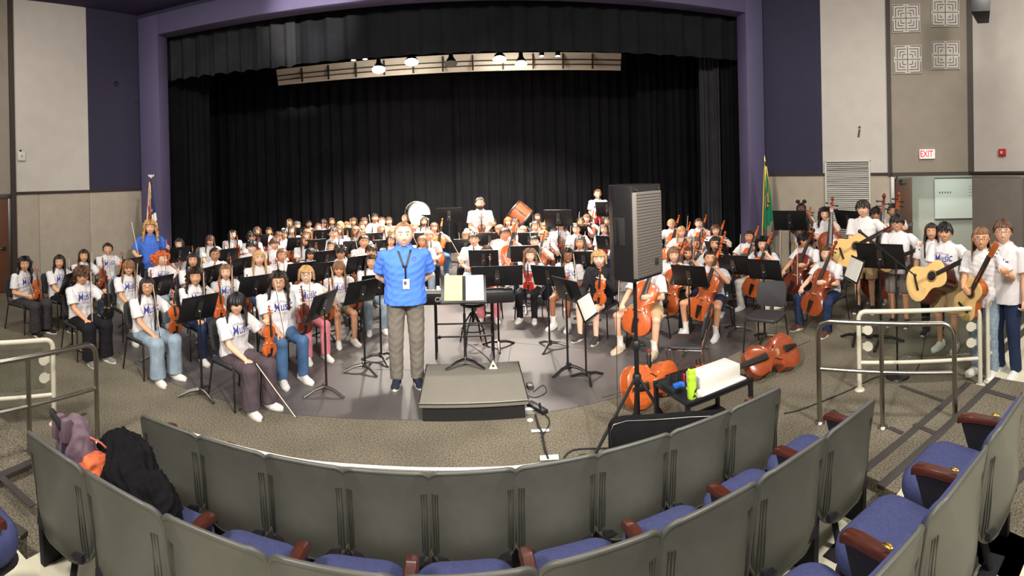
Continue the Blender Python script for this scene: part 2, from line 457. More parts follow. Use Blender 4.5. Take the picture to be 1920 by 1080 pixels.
# right wall
A1 = onplane(1432, PD); C1 = pt(1668, 10.9); D1 = pt(1822, 10.9); E1 = Vector((9.4, -1.5, 0)); 
w = MB(); wall_strip(w, Pro, A1 + TP * .2, 0, CEIL + 1, .2); struct('wall_front_right', w, 'violet_wall')
def onright(px): return hit_line(px, A1, C1)
R1540 = onright(1543)
w = MB(); wall_strip(w, A1, R1540, TRIM, CEIL + .3); struct('wall_right_violet', w, 'violet_wall')
w = MB(); wall_strip(w, R1540, C1, TRIM, CEIL + .3); struct('wall_right_light', w, 'light_wall')
w = MB()
for a, b in ((1432, 1547), (1547, 1668)):
    pa, pb = (onright(a), onright(b)); g = (pb - pa).normalized() * .004; wall_strip(w, pa + g, pb - g, 0, TRIM)
struct('wall_right_wainscot', w, 'wainscot', bevel=.004)
rt = (C1 - A1).normalized(); rn = Vector((rt.y, -rt.x, 0))
w = MB(); wall_strip(w, A1 + rn * .03, C1 + rn * .03, TRIM - .03, TRIM + .03, .03); struct('trim_right_rail', w, 'dark_trim')
ct = (D1 - C1).normalized(); cn = Vector((ct.y, -ct.x, 0))
w = MB(); wall_strip(w, C1, D1, 2.16, CEIL + .3); struct('wall_right_door_panel', w, 'grey_wall')
w = MB(); wall_strip(w, C1 + cn * .04, D1 + cn * .04, 2.16, 2.24, .04); wall_strip(w, C1 + cn * .04 - ct * .03, C1 + cn * .04 + ct * .06, 2.16, CEIL, .06); wall_strip(w, D1 + cn * .04 - ct * .07, D1 + cn * .04 + ct * .05, 2.16, CEIL, .06)
struct('trim_right_door_surround', w, 'dark_trim')
w = MB(); wall_strip(w, C1, C1 + ct * .1, 0, 2.16, .14); struct('trim_right_door_jamb', w, 'dull_steel', bevel=.004)
et = (E1 - D1).normalized(); en = Vector((et.y, -et.x, 0))
w = MB(); wall_strip(w, D1, E1, 2.1, CEIL + .3); struct('wall_right_upper', w, 'light_wall')
w = MB()
for k in range(6):
    a = D1 + et * (k * 1.22); b = D1 + et * (k * 1.22 + 1.215); wall_strip(w, a, b, 0, 2.15)
struct('wall_right_side', w, mat('side_wainscot', (122, 114, 106), .9, bump=(220, .3, .004), vary=(4, .06)), bevel=.004)
w = MB(); w.tube([D1 + en * .02 + Vector((0, 0, 2.2)), D1 + en * .02 + et * 2.0 + Vector((0, 0, 2.22)), D1 + en * .02 + et * 5 + Vector((0, 0, 2.55))], .04, 4); struct('trim_right_sloping_rail', w, 'dark_trim')
# house back, ceiling
w = MB(); w.box((0, -9, 3.3), (34, .2, 8)); struct('wall_back', w, 'light_wall')
w = MB(); w.box((-11.5, -4, 3.3), (.2, 12, 8)); struct('wall_far_left', w, 'light_wall')
w = MB(); w.box((0, .5, CEIL + .15), (34, 20.4, .3)); struct('ceiling', w, 'violet_ceiling')
# corridor behind the open door
k0 = C1 + ct * .02 - cn * .14; kd = -cn
w = MB(); wall_strip(w, C1 + kd * 2.6, D1 + ct * .6 + kd * 2.6, 0, 2.7); wall_strip(w, C1 + kd * .15 - ct * .05, C1 + kd * 2.6 - ct * .05, 0, 2.7, .1); wall_strip(w, D1 + kd * 2.6 + ct * .6, D1 + kd * .15 + ct * .6, 0, 2.7, .1)
struct('wall_corridor', w, mat('corridor_paint', (196, 200, 190), .8))
w = MB(); q = [C1 - ct * .1 + kd * .1, D1 + ct * .7 + kd * .1, D1 + ct * .7 + kd * 2.8, C1 - ct * .1 + kd * 2.8]; w.prism([(p.x, p.y) for p in q], 2.65, 2.75); struct('ceiling_corridor', w, 'white_paint')
wb0 = hit_line(1752, C1 + kd * 2.5, D1 + kd * 2.5); wb1 = wb0 + ct * 1.6
w = MB(); wall_strip(w, wb0, wb1, .95, 2.0, .03); wbo = w.build('whiteboard', mat('whiteboard_white', (226, 236, 228), .25), label='white board hanging in the corridor behind the open right door', cat='whiteboard')
for nm_, z0, z1 in (('pen_tray', .92, .95), ('top_frame', 2.0, 2.03)): w = MB(); wall_strip(w, wb0 - kd * .01, wb1 - kd * .01, z0, z1, .04); w.build(nm_, 'dull_steel', wbo)
w = MB(); rnd = random.Random(5)
for k in range(5): wall_strip(w, wb0 - kd * .012 + ct * (.12 + .07 * k), wb0 - kd * .012 + ct * (.15 + .07 * k), 1.62, 1.66, .003)
for k in range(4): wall_strip(w, wb0 - kd * .012 + ct * .9, wb0 - kd * .012 + ct * (1.2 + .1 * rnd.random()), 1.55 + .08 * k, 1.557 + .08 * k, .003)
w.build('writing', 'grey_ink', wbo)
area('corridor_light', C1 + ct * 1.2 + kd * 1.3 + Vector((0, 0, 2.6)), C1 + ct * 1.2 + kd * 1.3, 26, .8, (1, 1, .92))
# open door leaf inside the corridor
dl = C1 + ct * .12 + kd * .2; dl2 = dl + (ct * .35 + kd * .85).normalized() * .85
w = MB(); wall_strip(w, dl, dl2, .01, 2.1, .05); d2 = struct('door_2', w, 'brown_door', bevel=.003)
w = MB(); wall_strip(w, dl + (dl2 - dl) * .3 - kd * .04 + ct * .03, dl + (dl2 - dl) * .62 + ct * .03, 1.98, 2.07, .05); w.build('door_closer', 'dull_steel', d2)
w = MB(); wall_strip(w, dl + (dl2 - dl) * .15 + ct * .05, dl + (dl2 - dl) * .9 + ct * .05, .98, 1.05, .03); w.build('push_bar', 'chrome', d2)

# stage house
def curtain(name, a, b, z0, z1, folds, depth, m, hem=0, seed=0, sag=None):
    rnd = random.Random(seed); a = Vector(a); b = Vector(b); L = (b - a).length; t = (b - a) / L; n = Vector((-t.y, t.x, 0))
    K = int(folds * 10); ph = [rnd.uniform(0, 6.28) for _ in range(6)]
    def disp(u, zf):
        x = u * folds * 2 * math.pi + .6 * math.sin(u * folds * .9 + ph[1]); s_ = math.sin(x)
        return (s_ * (.75 + .25 * math.sin(u * 13 + ph[2])) + .35 * math.sin(2.3 * x + ph[3] + zf * .8) * (1 - .5 * zf)) * depth
    rows = 8; mb = MB(); V = []; Fc = []
    for side in (0, 1):
        for j in range(rows + 1):
            zf = j / rows
            for i in range(K + 1):
                u = i / K; d = disp(u, zf)
                zb = z0 + (hem * math.sin(u * folds * 2 * math.pi + ph[1]) if hem else 0)
                p = a + t * (u * L) + n * (d + side * .012); V.append((p.x, p.y, zb + (z1 - zb) * zf))
    W = K + 1; O = (rows + 1) * W
    for j in range(rows):
        for i in range(K):
            q = j * W + i; Fc.append((q, q + 1, q + W + 1, q + W)); Fc.append((O + q, O + q + W, O + q + W + 1, O + q + 1))
    for i in range(K): Fc.append((i, O + i, O + i + 1, i + 1))
    mb.add(V, Fc); return mb.build(name, m, smooth=80)
def tagged(o, label, cat, group=None):
    o['label'] = label; o['category'] = cat
    if group: o['group'] = group
    return o
Bl, Br = onplane(262, 15.2), onplane(1420, 15.2)
mid = Bl.lerp(Br, .5)
tagged(curtain('curtain', onplane(215, 15.2), onplane(858, 15.2), .02, 7.4, 34, .06, 'black_cloth', seed=1), 'left half of the tall black curtain behind the players', 'curtain', 'black stage curtains')
tagged(curtain('curtain', onplane(854, 15.05), onplane(1425, 15.05), .02, 7.4, 30, .06, 'black_cloth', seed=2), 'right half of the tall black curtain behind the players', 'curtain', 'black stage curtains')
tagged(curtain('curtain', onplane(318, 11.2), onplane(395, 12.6), .02, 7, 7, .06, 'black_cloth', seed=3), 'black side curtain just inside the left column of the stage opening', 'curtain', 'black stage curtains')
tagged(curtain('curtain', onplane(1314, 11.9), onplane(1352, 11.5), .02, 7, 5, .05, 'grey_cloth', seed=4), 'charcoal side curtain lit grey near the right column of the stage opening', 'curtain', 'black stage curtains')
tagged(curtain('curtain', onplane(1350, 11.7), onplane(1398, 11.0), .02, 7, 5, .06, 'black_cloth', seed=5), 'black side curtain touching the right column of the stage opening', 'curtain', 'black stage curtains')
tagged(curtain('curtain', onplane(1196, 14.2), onplane(1318, 13.6), .02, 7, 9, .07, 'black_cloth', seed=6), 'black curtain leg behind the tall loudspeaker, in front of the back curtain', 'curtain', 'black stage curtains')
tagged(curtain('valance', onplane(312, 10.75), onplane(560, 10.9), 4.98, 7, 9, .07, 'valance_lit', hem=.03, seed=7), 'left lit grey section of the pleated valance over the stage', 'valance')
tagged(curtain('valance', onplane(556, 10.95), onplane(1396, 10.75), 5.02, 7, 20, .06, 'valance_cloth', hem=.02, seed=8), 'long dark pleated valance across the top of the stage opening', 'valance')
w = MB(); wall_strip(w, onplane(215, 15.6) - TP * 1, onplane(1425, 15.6) + TP * 1, 0, 8.6, .2)
wall_strip(w, Plo - TP * 1.2 + NP * .2, onplane(215, 15.6) - TP * 1, 0, 8.6, .2); wall_strip(w, onplane(1425, 15.6) + TP * .6, Pro + TP * 1.2 + NP * .2, 0, 8.6, .2)
struct('wall_stage', w, 'black_void')
w = MB(); q = [Plo - TP * 2, Pro + TP * 2, onplane(1425, 15.8) + TP * 1, onplane(215, 15.8) - TP * 2]; w.prism([(p.x, p.y) for p in q], 8.5, 8.6); struct('ceiling_stage', w, 'black_void')
# overhead sound reflector (pale) with pipes and work lights
ra, rb = pt(526, 14.2), pt(1168, 13.3)
rd = (rb - ra).normalized(); rq = Vector((-rd.y, rd.x, 0))
mb = MB()
for k in range(24):
    p0 = ra.lerp(rb, k / 24); p1 = ra.lerp(rb, (k + .985) / 24)
    V = [p0 + Vector((0, 0, 5.02)), p1 + Vector((0, 0, 5.02)), p1 + rq * .9 + Vector((0, 0, 5.55)), p0 + rq * .9 + Vector((0, 0, 5.55))]
    V += [v + Vector((0, 0, .04)) for v in V]
    mb.add(V, [(0, 3, 2, 1), (4, 5, 6, 7), (0, 1, 5, 4), (1, 2, 6, 5), (2, 3, 7, 6), (3, 0, 4, 7)])
V = [ra + Vector((0, 0, 5.0)), rb + Vector((0, 0, 5.0)), rb + Vector((0, 0, 5.42)) - rq * .12, ra + Vector((0, 0, 5.42)) - rq * .12]
V += [v + rq * .03 for v in V]
mb.add(V, [(0, 1, 2, 3), (4, 7, 6, 5), (0, 4, 5, 1), (1, 5, 6, 2), (2, 6, 7, 3), (3, 7, 4, 0)])
ro = mb.build('sound_reflector', mat('reflector_cream', (222, 210, 192), .7), label='long pale reflector panel hung above the stage behind the lamps', cat='reflector panel')
for dz in (.12, .24):
    mb = MB(); mb.cyl(ra - rq * .09 + Vector((0, 0, 5.0 + dz)), rb - rq * .09 + Vector((0, 0, 5.0 + dz)), .014, n=8); mb.build('pipe', 'dark_trim', ro)
for k in range(1, 12): mb = MB(); p = ra.lerp(rb, k / 12) - rq * .1; mb.box((p.x, p.y, 5.2), (.04, .05, .38)); mb.build('bracket', 'dark_trim', ro)
tr = MB(); ta, tb = pt(600, 12.2) + Vector((0, 0, 5.5)), pt(1120, 11.7) + Vector((0, 0, 5.5)); tr.cyl(ta, tb, .025)
tagged(tr.build('lighting_pipe', 'black_metal'), 'long black pipe the stage lamps hang from', 'pipe')
lampmat = mat('lamp_lens', (255, 250, 240), .3, emit=(1, .95, .86, 60))
offmat = mat('lamp_lens_off', (120, 116, 110), .3)
def worklight(px, py, on, size, label):
    d = 12.2; p = pt(px, d); z = EYE + p.length * 0 + (lambda r_: (r_.z / math.hypot(r_.x, r_.y)) * d)(ray(px, py))
    root = empty('stage_lamp', pose((p.x, p.y, z), math.atan2(p.x, p.y) * -1, R(-24)), label, 'stage lamp', 'lamps hung over the stage')
    h = MB(); h.lathe([(.02, .34), (.05, .33), (.06, .2), (size * .8, .09), (size, .015), (size * .96, 0), (size * .94, .01), (.05, .12)], n=20); h.build('housing', 'black_metal', root)
    l = MB(); l.lathe([(.001, .012), (size * .93, .012), (size * .93, .02), (.001, .03)], n=20); l.build('lens', lampmat if on else offmat, root)
    c = MB(); c.cyl((0, 0, .33), (0, 0, max(.36, 5.5 - z)), .012, n=8); c.build('hanger', 'black_metal', root)
    if on:
        sd = bpy.data.lights.new('stage_lamp_light', 'SPOT'); sd.energy = 2200; sd.spot_size = R(120); sd.spot_blend = .6; sd.shadow_soft_size = .14; sd.color = (1, .9, .78)
        so = bpy.data.objects.new('stage_lamp_light', sd); COL.objects.link(so); so.location = (p.x, p.y, z - .03)
        sd = bpy.data.lights.new('stage_lamp_glow', 'POINT'); sd.energy = 24; sd.shadow_soft_size = .12; sd.color = (1, .92, .8)
        so = bpy.data.objects.new('stage_lamp_glow', sd); COL.objects.link(so); so.location = (p.x, p.y, z - .16)
worklight(715, 131, True, .17, 'bright round lamp hanging lowest and furthest left of the large lamps')
worklight(777, 117, True, .17, 'bright round lamp beside the unlit lamp, on its left')
worklight(851, 120, False, .15, 'unlit dark round lamp in the middle of the lighting pipe')
worklight(942, 112, True, .17, 'bright round lamp right of the unlit one, the higher of the two')
worklight(982, 120, True, .15, 'bright round lamp furthest right of the large lamps')
for px, py, lb in ((668, 113, 'first'), (690, 111, 'second'), (1021, 105, 'third'), (1051, 105, 'fourth')):
    d = 12.4; p = pt(px, d); r_ = ray(px, py); z = EYE + r_.z / math.hypot(r_.x, r_.y) * d
    root = empty('small_spotlight', Matrix.Translation((p.x, p.y, z)), 'small bright spotlight, %s from the left among the four small ones over the stage' % lb, 'spotlight', 'small spotlights on the lighting pipe')
    h = MB(); h.lathe([(.02, .16), (.055, .15), (.065, .02), (.06, 0), (.05, .02)], n=14); h.build('housing', 'black_metal', root)
    l = MB(); l.lathe([(.001, .004), (.058, .004), (.05, .015), (.001, .02)], n=14); l.build('lens', lampmat, root)
    c = MB(); c.cyl((0, 0, .15), (0, 0, max(.2, 5.5 - z)), .01, n=8); c.build('hanger', 'black_metal', root)

# wall fittings on the right
def panel_frame(a, t, n, z):   # frame on a wall: origin a at height z, x along t, -y out of the wall
    m_ = Matrix((t, -n, Vector((0, 0, 1)))).transposed().to_4x4(); m_.translation = Vector(a) + Vector((0, 0, z)); return m_
def wall_z(px, py, a, b):
    p = hit_line(px, a, b); r_ = ray(px, py); return p, EYE + r_.z / math.hypot(r_.x, r_.y) * math.hypot(p.x, p.y)
GR = [(1703, 35, 'upper left'), (1776, 24, 'upper right'), (1705, 112, 'lower left'), (1776, 104, 'lower right')]
for gi, (px, py, nm) in enumerate(GR):
    p, z = wall_z(px, py, C1, D1)
    root = empty('ceiling_grille', panel_frame(p, ct, cn, z), 'white square maze grille, %s of the four above the right door' % nm, 'grille', 'maze grilles above the door')
    S = .30; pl = MB(); pl.box((0, -.02, 0), (2 * S, .04, 2 * S)); pl.build('plate', 'light_wall', root, bevel=.004)
    sl = MB()
    for k in range(1, 5):
        h = S * (.16 + .19 * k)
        for sx, sz, hor in ((0, 1, 1), (0, -1, 1), (1, 0, 0), (-1, 0, 0)):
            for half in (-1, 1):
                g = .03 + (0 if (k + gi) % 2 else .03)
                if hor: sl.box((half * (h / 2 + g / 2), -.041, sz * h), (h - g, .006, .013))
                else: sl.box((sx * h, -.041, half * (h / 2 + g / 2)), (.013, .006, h - g))
    sl.box((0, -.041, 0), (.012, .006, 1.8 * S)); sl.box((0, -.041, 0), (1.8 * S, .006, .012))
    sl.build('slot', 'rubber', root)
def textmesh(body, size, depth=.003, shear=0, bold=0):
    c = bpy.data.curves.new('t', 'FONT'); c.body = body; c.size = size; c.extrude = depth; c.shear = shear; c.offset = bold; c.align_x = 'CENTER'; c.align_y = 'CENTER'
    o = bpy.data.objects.new('t', c); COL.objects.link(o); dg = bpy.context.evaluated_depsgraph_get(); dg.update()
    me = bpy.data.meshes.new_from_object(o.evaluated_get(dg)); bpy.data.objects.remove(o); bpy.data.curves.remove(c)
    return me
def text_part(body, size, parent, X, m, name='lettering', **k):
    me = textmesh(body, size, **k); me.materials.clear(); me.materials.append(M[m] if isinstance(m, str) else m)
    o = bpy.data.objects.new(name, me); COL.objects.link(o); o.parent = parent; o.matrix_local = X @ Matrix.Rotation(R(90), 4, 'X'); return o
p, z = wall_z(1739, 289, C1, D1)
root = empty('exit_sign', panel_frame(p, ct, cn, z), 'white exit sign with red letters above the right doorway', 'exit sign')
b = MB(); b.box((0, -.04, 0), (.33, .08, .20)); b.build('housing', 'exit_white', root, bevel=.005)
text_part('EXIT', .165, root, Matrix.Translation((-.015, -.082, 0)) @ Matrix.Diagonal((.82, 1, 1.15, 1)), 'exit_red', bold=.004)
b = MB(); b.prism([(.135, -.02), (.155, 0), (.135, .02)], .08, .085, X=Matrix.Rotation(R(90), 4, 'X')); b.build('arrow', 'exit_red', root)
p, z = wall_z(1881, 286, D1, E1)
root = empty('fire_alarm', panel_frame(p, et, en, z), 'small red fire alarm box on the pale right wall', 'fire alarm')
b = MB(); b.box((0, -.035, 0), (.15, .07, .15)); b.build('housing', 'red_plastic', root, bevel=.006)
b = MB(); b.box((0, -.072, .0), (.05, .01, .055)); b.build('strobe', 'white_paint', root, bevel=.003)
p, z = wall_z(1612, 250, A1, C1)
b = MB(); b.box((0, -.006, 0), (.045, .012, .17), X=Matrix.Rotation(R(10), 4, 'Y')); b.box((.015, -.006, .13), (.05, .012, .05)); o = b.build('wall_patch', 'dull_steel', label='small grey patch stuck on the pale wall above the blinds', cat='wall patch'); o.matrix_world = panel_frame(p, rt, rn, z)
# blinds
pa = hit_line(1549, A1, C1); pb = hit_line(1633, A1, C1); zt = wall_z(1590, 301, A1, C1)[1]; Lw = (pb - pa).length
root = empty('window_blind', panel_frame(pa, rt, rn, 0), 'white horizontal slat blind on the wall behind the string basses', 'blind')
b = MB()
for (x0, x1, z0, z1) in ((0, Lw, zt - .03, zt), (0, .03, .75, zt), (Lw - .03, Lw, .75, zt), (0, Lw, .72, .75)): b.box(((x0 + x1) / 2, -.04, (z0 + z1) / 2), (x1 - x0, .07, z1 - z0))
b.build('frame', 'white_paint', root, bevel=.003)
b = MB(); b.box((Lw / 2, -.01, (zt + .75) / 2), (Lw - .06, .01, zt - .78)); b.build('backing', 'rubber', root)
rnd = random.Random(3); b = MB(); nsl = int((zt - .8) / .043)
for k in range(nsl):
    zz = zt - .06 - k * .043; X_ = Matrix.Translation((Lw / 2, -.045, zz)) @ Matrix.Rotation(R(38 + rnd.uniform(-7, 7)), 4, 'X') @ Matrix.Rotation(R(rnd.uniform(-.5, .5)), 4, 'Y')
    b.box((0, 0, 0), (Lw - .07, .04, .0025), X=X_)
so = b.build('slat', 'white_paint', root)
# hanging loudspeaker top right
p = pt(1845, 8.6); r_ = ray(1845, 8); z = EYE + r_.z / math.hypot(r_.x, r_.y) * 8.6
root = empty('ceiling_speaker', pose((p.x, p.y, z + .05), R(-60), R(-14)), 'black wedge loudspeaker hanging high at the right wall', 'loudspeaker')
b = MB(); b.prism([(-.16, -.2), (.16, -.2), (.1, .2), (-.1, .2)], -.3, .45); b.build('cabinet', 'black_plastic', root, bevel=.01)
b = MB(); b.cyl((0, 0, .4), (0, .1, 1.8), .02); b.build('bracket', 'black_metal', root)
# device on the left wall
p, z = wall_z(40, 293, L0, Lb)
root = empty('wall_access_point', panel_frame(p, t_, nn, z), 'small white wireless box on the left pale wall', 'wall device')
b = MB(); b.box((0, -.03, 0), (.19, .05, .21)); b.build('cover', 'white_paint', root, bevel=.012)
b = MB(); b.box((0, -.057, 0), (.035, .004, .035)); b.build('indicator', 'grey_ink', root)
b = MB(); b.box((-.02, -.03, .125), (.04, .03, .04)); b.build('cable_clip', 'rubber', root)
p, z = wall_z(221, 157, L0, Lb)
b = MB(); b.box((0, -.02, 0), (.09, .04, .11)); o = b.build('wall_outlet', 'black_metal', label='small dark box on the left violet wall', cat='wall box', bevel=.004); o.matrix_world = panel_frame(p, t_, nn, z)
p, z1_ = wall_z(267, 42, L0, Lb); z0_ = wall_z(267, 192, L0, Lb)[1]
b = MB(); b.tube([(0, -.01, z1_), (0, -.01, z0_), (-.2, -.01, z0_)], .012, 6); o = b.build('wall_conduit', 'dark_trim', label='thin dark line running down the left violet wall', cat='conduit'); o.matrix_world = panel_frame(p, t_, nn, 0)
b = MB(); pR = D1 + et * 3.3 + en * .07
b.tube([pR + Vector((0, 0, 1.35)), pR + et * 2.5 + Vector((0, 0, 1.6))], .022); tagged(b.build('wall_handrail', 'steel'), 'metal handrail fixed along the grey right side wall', 'handrail')
# ------------------------------------------------------------------ tiers, aisle steps
C_1, R_1 = Vector((-2.164, 16.478, 0)), 13.90
C_2, R_2 = Vector((-1.898, 13.482, 0)), 11.85
C_3, R_3 = Vector((-1.6, 15.4, 0)), 14.53
def arcpt(c, r, deg): return Vector((c.x + r * math.cos(R(deg)), c.y + r * math.sin(R(deg)), 0))
def tier(name, front, a0, a1, ybk, z, lift=.2):
    c, r = front
    out = [arcpt(c, r, a0 + (a1 - a0) * k / 30) for k in range(31)]
    pts = [(p.x, p.y) for p in out] + [(out[-1].x + .3, ybk), (out[0].x - .3, ybk)]
    mb = MB(); mb.prism(pts, z - lift, z); return struct(name, mb, 'cream_floor')
tier('floor_tier_1', (C_1, R_1 + .20), -91.6, -73.2, -8.9, .2, .19)
tier('floor_tier_2', (C_2, R_2 + .04), -93.6, -69.3, -8.9, .4, .2)
tier('floor_tier_3', (C_3, R_3 + .06), -96, -70, -8.9, .6, .2)
def steps(tag_, side, zs, lines, far):
    for k, (z, (a, b)) in enumerate(zip(zs, lines)):
        a = at(*a, z); b = at(*b, z); t = (b - a).normalized(); n = Vector((t.y, -t.x, 0))
        if n.y > 0: n = -n
        a = a - t * far[k][0]; b = b + t * far[k][1]
        mb = MB(); q = [a, b, b + n * 7, a + n * 7]; mb.prism([(p.x, p.y) for p in q], .0, z); struct('floor_step_%s_%d' % (tag_, k + 1), mb, 'carpet')
        mb = MB(); q = [a - n * .012, b - n * .012, b + n * .06, a + n * .06]; mb.prism([(p.x, p.y) for p in q], z - .03, z + .006); struct('trim_nosing_%s_%d' % (tag_, k + 1), mb, 'nosing', bevel=.003)
steps('right', 1, [.1, .2, .4], [((1660, 845), (1792, 735)), ((1712, 852), (1844, 730)), ((1870, 925), (1920, 880))], [(.35, .25), (.45, .3), (.5, 1.5)])
steps('left', -1, [.08, .2], [((0, 895), (62, 868)), ((0, 965), (30, 985))], [(1.5, .25), (1.5, .1)])
def strip(name, a, b, z, w=.05):
    a = at(*a, z); b = at(*b, z); t = (b - a).normalized(); n = Vector((-t.y, t.x, 0)) * w / 2
    mb = MB(); mb.prism([((a - n).x, (a - n).y), ((b - n).x, (b - n).y), ((b + n).x, (b + n).y), ((a + n).x, (a + n).y)], z, z + .007); return struct(name, mb, 'nosing')
strip('trim_strip_1', (1689, 724), (1767, 752), .0); strip('trim_strip_2', (1667, 802), (1692, 813), .0); strip('trim_strip_3', (1714, 796), (1753, 813), .1)
strip('trim_strip_4', (1847, 732), (1935, 757), .2, .07); strip('trim_strip_5', (197, 845), (252, 812), .0, .07); strip('trim_strip_6', (110, 800), (160, 775), .0, .05)
strip('trim_strip_7', (0, 838), (28, 822), .0, .06); strip('trim_strip_8', (28, 822), (60, 836), .0, .06); strip('trim_strip_9', (0, 893), (62, 950), .08, .06)
strip('trim_strip_10', (1560, 770), (1600, 800), .0, .05)
# cream ramp deck at the right
mb = MB(); q = [at(1852, 728, 0), at(1850, 700, 0), at(1921, 632, 0), at(1985, 600, 0), at(1985, 690, 0) + Vector((3, -1, 0)), at(1921, 752, 0)]
mb.prism([(p.x, p.y) for p in q], .0, .03); struct('floor_ramp', mb, 'cream_floor')

# ------------------------------------------------------------------ theatre seats
def rr_outline(u0, k=9):   # back outline: list of (x, z) going round
    W, zt, zb = .256, .845, .27
    pts = []
    for cx, cz, r, a0 in ((W - .085, zt - .075, .08, 0), (-(W - .085), zt - .075, .08, 90), (-(W - .17), zb + .15, .15, 180), (W - .17, zb + .15, .15, 270)):
        for i in range(k):
            a = R(a0 + 90 * i / (k - 1)); pts.append((cx + r * math.cos(a) * (1.0 if cz > .5 else 1.1), cz + r * math.sin(a)))
    return [(x * u0, .56 + (z - .56) * u0) for x, z in pts]
def seat_y(x, z):   # depth of the shell surface
    t = (.86 - z)
    return -.12 + .26 * t - .16 * t * t + .75 * x * x * (1.0 if z > .4 else 1.0) - .05 * math.exp(-((z - .45) / .16) ** 2) * (1 - (x / .25) ** 2)
def shell_grid(front, inset, th, grow=0):
    mb = MB(); N = 10; base = rr_outline(1)
    n = len(base); rings = []
    for k in range(N + 1):
        s_ = (k / N) * inset
        rings.append([(x * s_, seat_y(x * s_, .56 + (z - .56) * s_) + front + grow * (1 - (k / N) ** 4), .56 + (z - .56) * s_) for x, z in base])
    rings = rings[1:]
    V = []; Fc = []
    for r in rings: V += r
    c0 = len(V); V.append((0, seat_y(0, .56) + front + grow, .56))
    for k in range(N - 1):
        for j in range(n):
            j2 = (j + 1) % n; a = k * n; Fc.append((a + j, a + j2, a + n + j2, a + n + j))
    for j in range(n): Fc.append((c0, (j + 1) % n, j))
    m_ = len(V)
    V2 = [(x, y + th, z) for x, y, z in V]
    F2 = [tuple(m_ + i for i in reversed(f)) for f in Fc]
    a = (N - 1) * n
    F3 = [(a + j, a + (j + 1) % n, m_ + a + (j + 1) % n, m_ + a + j) for j in range(n)]
    mb.add(V + V2, Fc + F2 + F3); return mb
seatkit = Kit()
sh = shell_grid(0, 1, .018)
rim = [(x, seat_y(x, z) + .009, z) for x, z in rr_outline(1)]; sh.tube(rim, .0125, 8, closed=True)
for sx in (-1, 1):
    for k in range(3):
        x = sx * (.196 + .013 * k); sh.tube([(x, seat_y(x, z) - .002, z) for z in np.linspace(.33 + .02 * (2 - k), .72, 12)], .0040, 6, 1)
iback = seatkit.part('backrest', sh, ['shell', 'groove'], smooth=60)
seatkit.part('back_cushion', shell_grid(.02, .93, .03, .0), 'blue_cloth', iback, smooth=70)
cu = MB(); prof = []
for k in range(9):
    a = math.pi * k / 8; prof.append((math.cos(a), math.sin(a)))
rg = []
def rrect(w, d, r, z, y0, n=6):
    out = []
    for cx, cy, a0 in ((w / 2 - r, d - r, 0), (-(w / 2 - r), d - r, 90), (-(w / 2 - r), r, 180), (w / 2 - r, r, 270)):
        for i in range(n): a = R(a0 + 90 * i / (n - 1)); out.append((cx + r * math.cos(a), y0 + cy + r * math.sin(a), z))
    return out
for w_, d_, z_, y_ in ((.30, .30, .345, .09), (.43, .42, .355, .04), (.46, .455, .385, .02), (.465, .46, .42, .015), (.45, .45, .452, .02), (.40, .40, .474, .045), (.26, .28, .487, .10), (.1, .1, .49, .19)):
    rg.append([(x, y, z + .03 * ((y - .1) / .4)) for x, y, z in rrect(w_, d_, min(w_, d_) * .24, z_, y_)])
cu.rings(rg); icu = seatkit.part('seat_cushion', cu, 'blue_cloth', smooth=70)
pn = MB(); pn.rings([rrect(.36, .36, .08, .30, .08), rrect(.45, .44, .09, .35, .03)]); seatkit.part('seat_pan', pn, 'dark_panel', smooth=50)
ft = MB(); ft.cyl((0, .05, .0), (0, .12, .33), .02); ft.box((0, .05, .005), (.2, .09, .01)); ft.box((0, -.02, .33), (.40, .03, .04)); seatkit.part('pedestal', ft, 'dark_panel')
def arm_unit(kit, x):
    a = MB(); rg = []
    for y, w_, z_, h_ in ((.0, .030, .635, .03), (.02, .045, .642, .035), (.1, .056, .648, .036), (.25, .062, .645, .038), (.31, .060, .635, .042), (.335, .05, .62, .038), (.343, .03, .605, .02)):
        rg.append([(x + w_ / 2 * c, y, z_ - h_ / 2 + h_ / 2 * s) for c, s in ((1, -.8), (1, .4), (.7, 1), (-.7, 1), (-1, .4), (-1, -.8))])
    a.rings(rg); ia = kit.part('armrest', a, 'arm_wood', smooth=50)
    t = MB(); t.ell((x, .11, .668), (.014, .024, .005), 12, 6); kit.part('number_plate', t, 'brass', ia)
    p = MB(); p.prism([(.04, .0), (.20, .0), (.26, .42), (.315, .6), (.01, .62)], x - .019, x + .019, X=Matrix(((0, 0, 1, 0), (1, 0, 0, 0), (0, 1, 0, 0), (0, 0, 0, 1)))); kit.part('side_panel', p, 'dark_panel')
arm_unit(seatkit, .262)
endkit = Kit(); endkit.p = list(seatkit.p); arm_unit(endkit, -.262)
def row(c, r, degs, z, labels, endfirst=True, grp=''):
    for k, (dg, lb) in enumerate(zip(degs, labels)):
        # seat's +y looks to the stage = towards the circle centre
        p = arcpt(c, r - .12, dg); p.z = z
        kit = endkit if k == 0 else seatkit
        kit.place('theatre_seat', pose(p, R(dg + 90)), lb, 'theatre seat', grp)
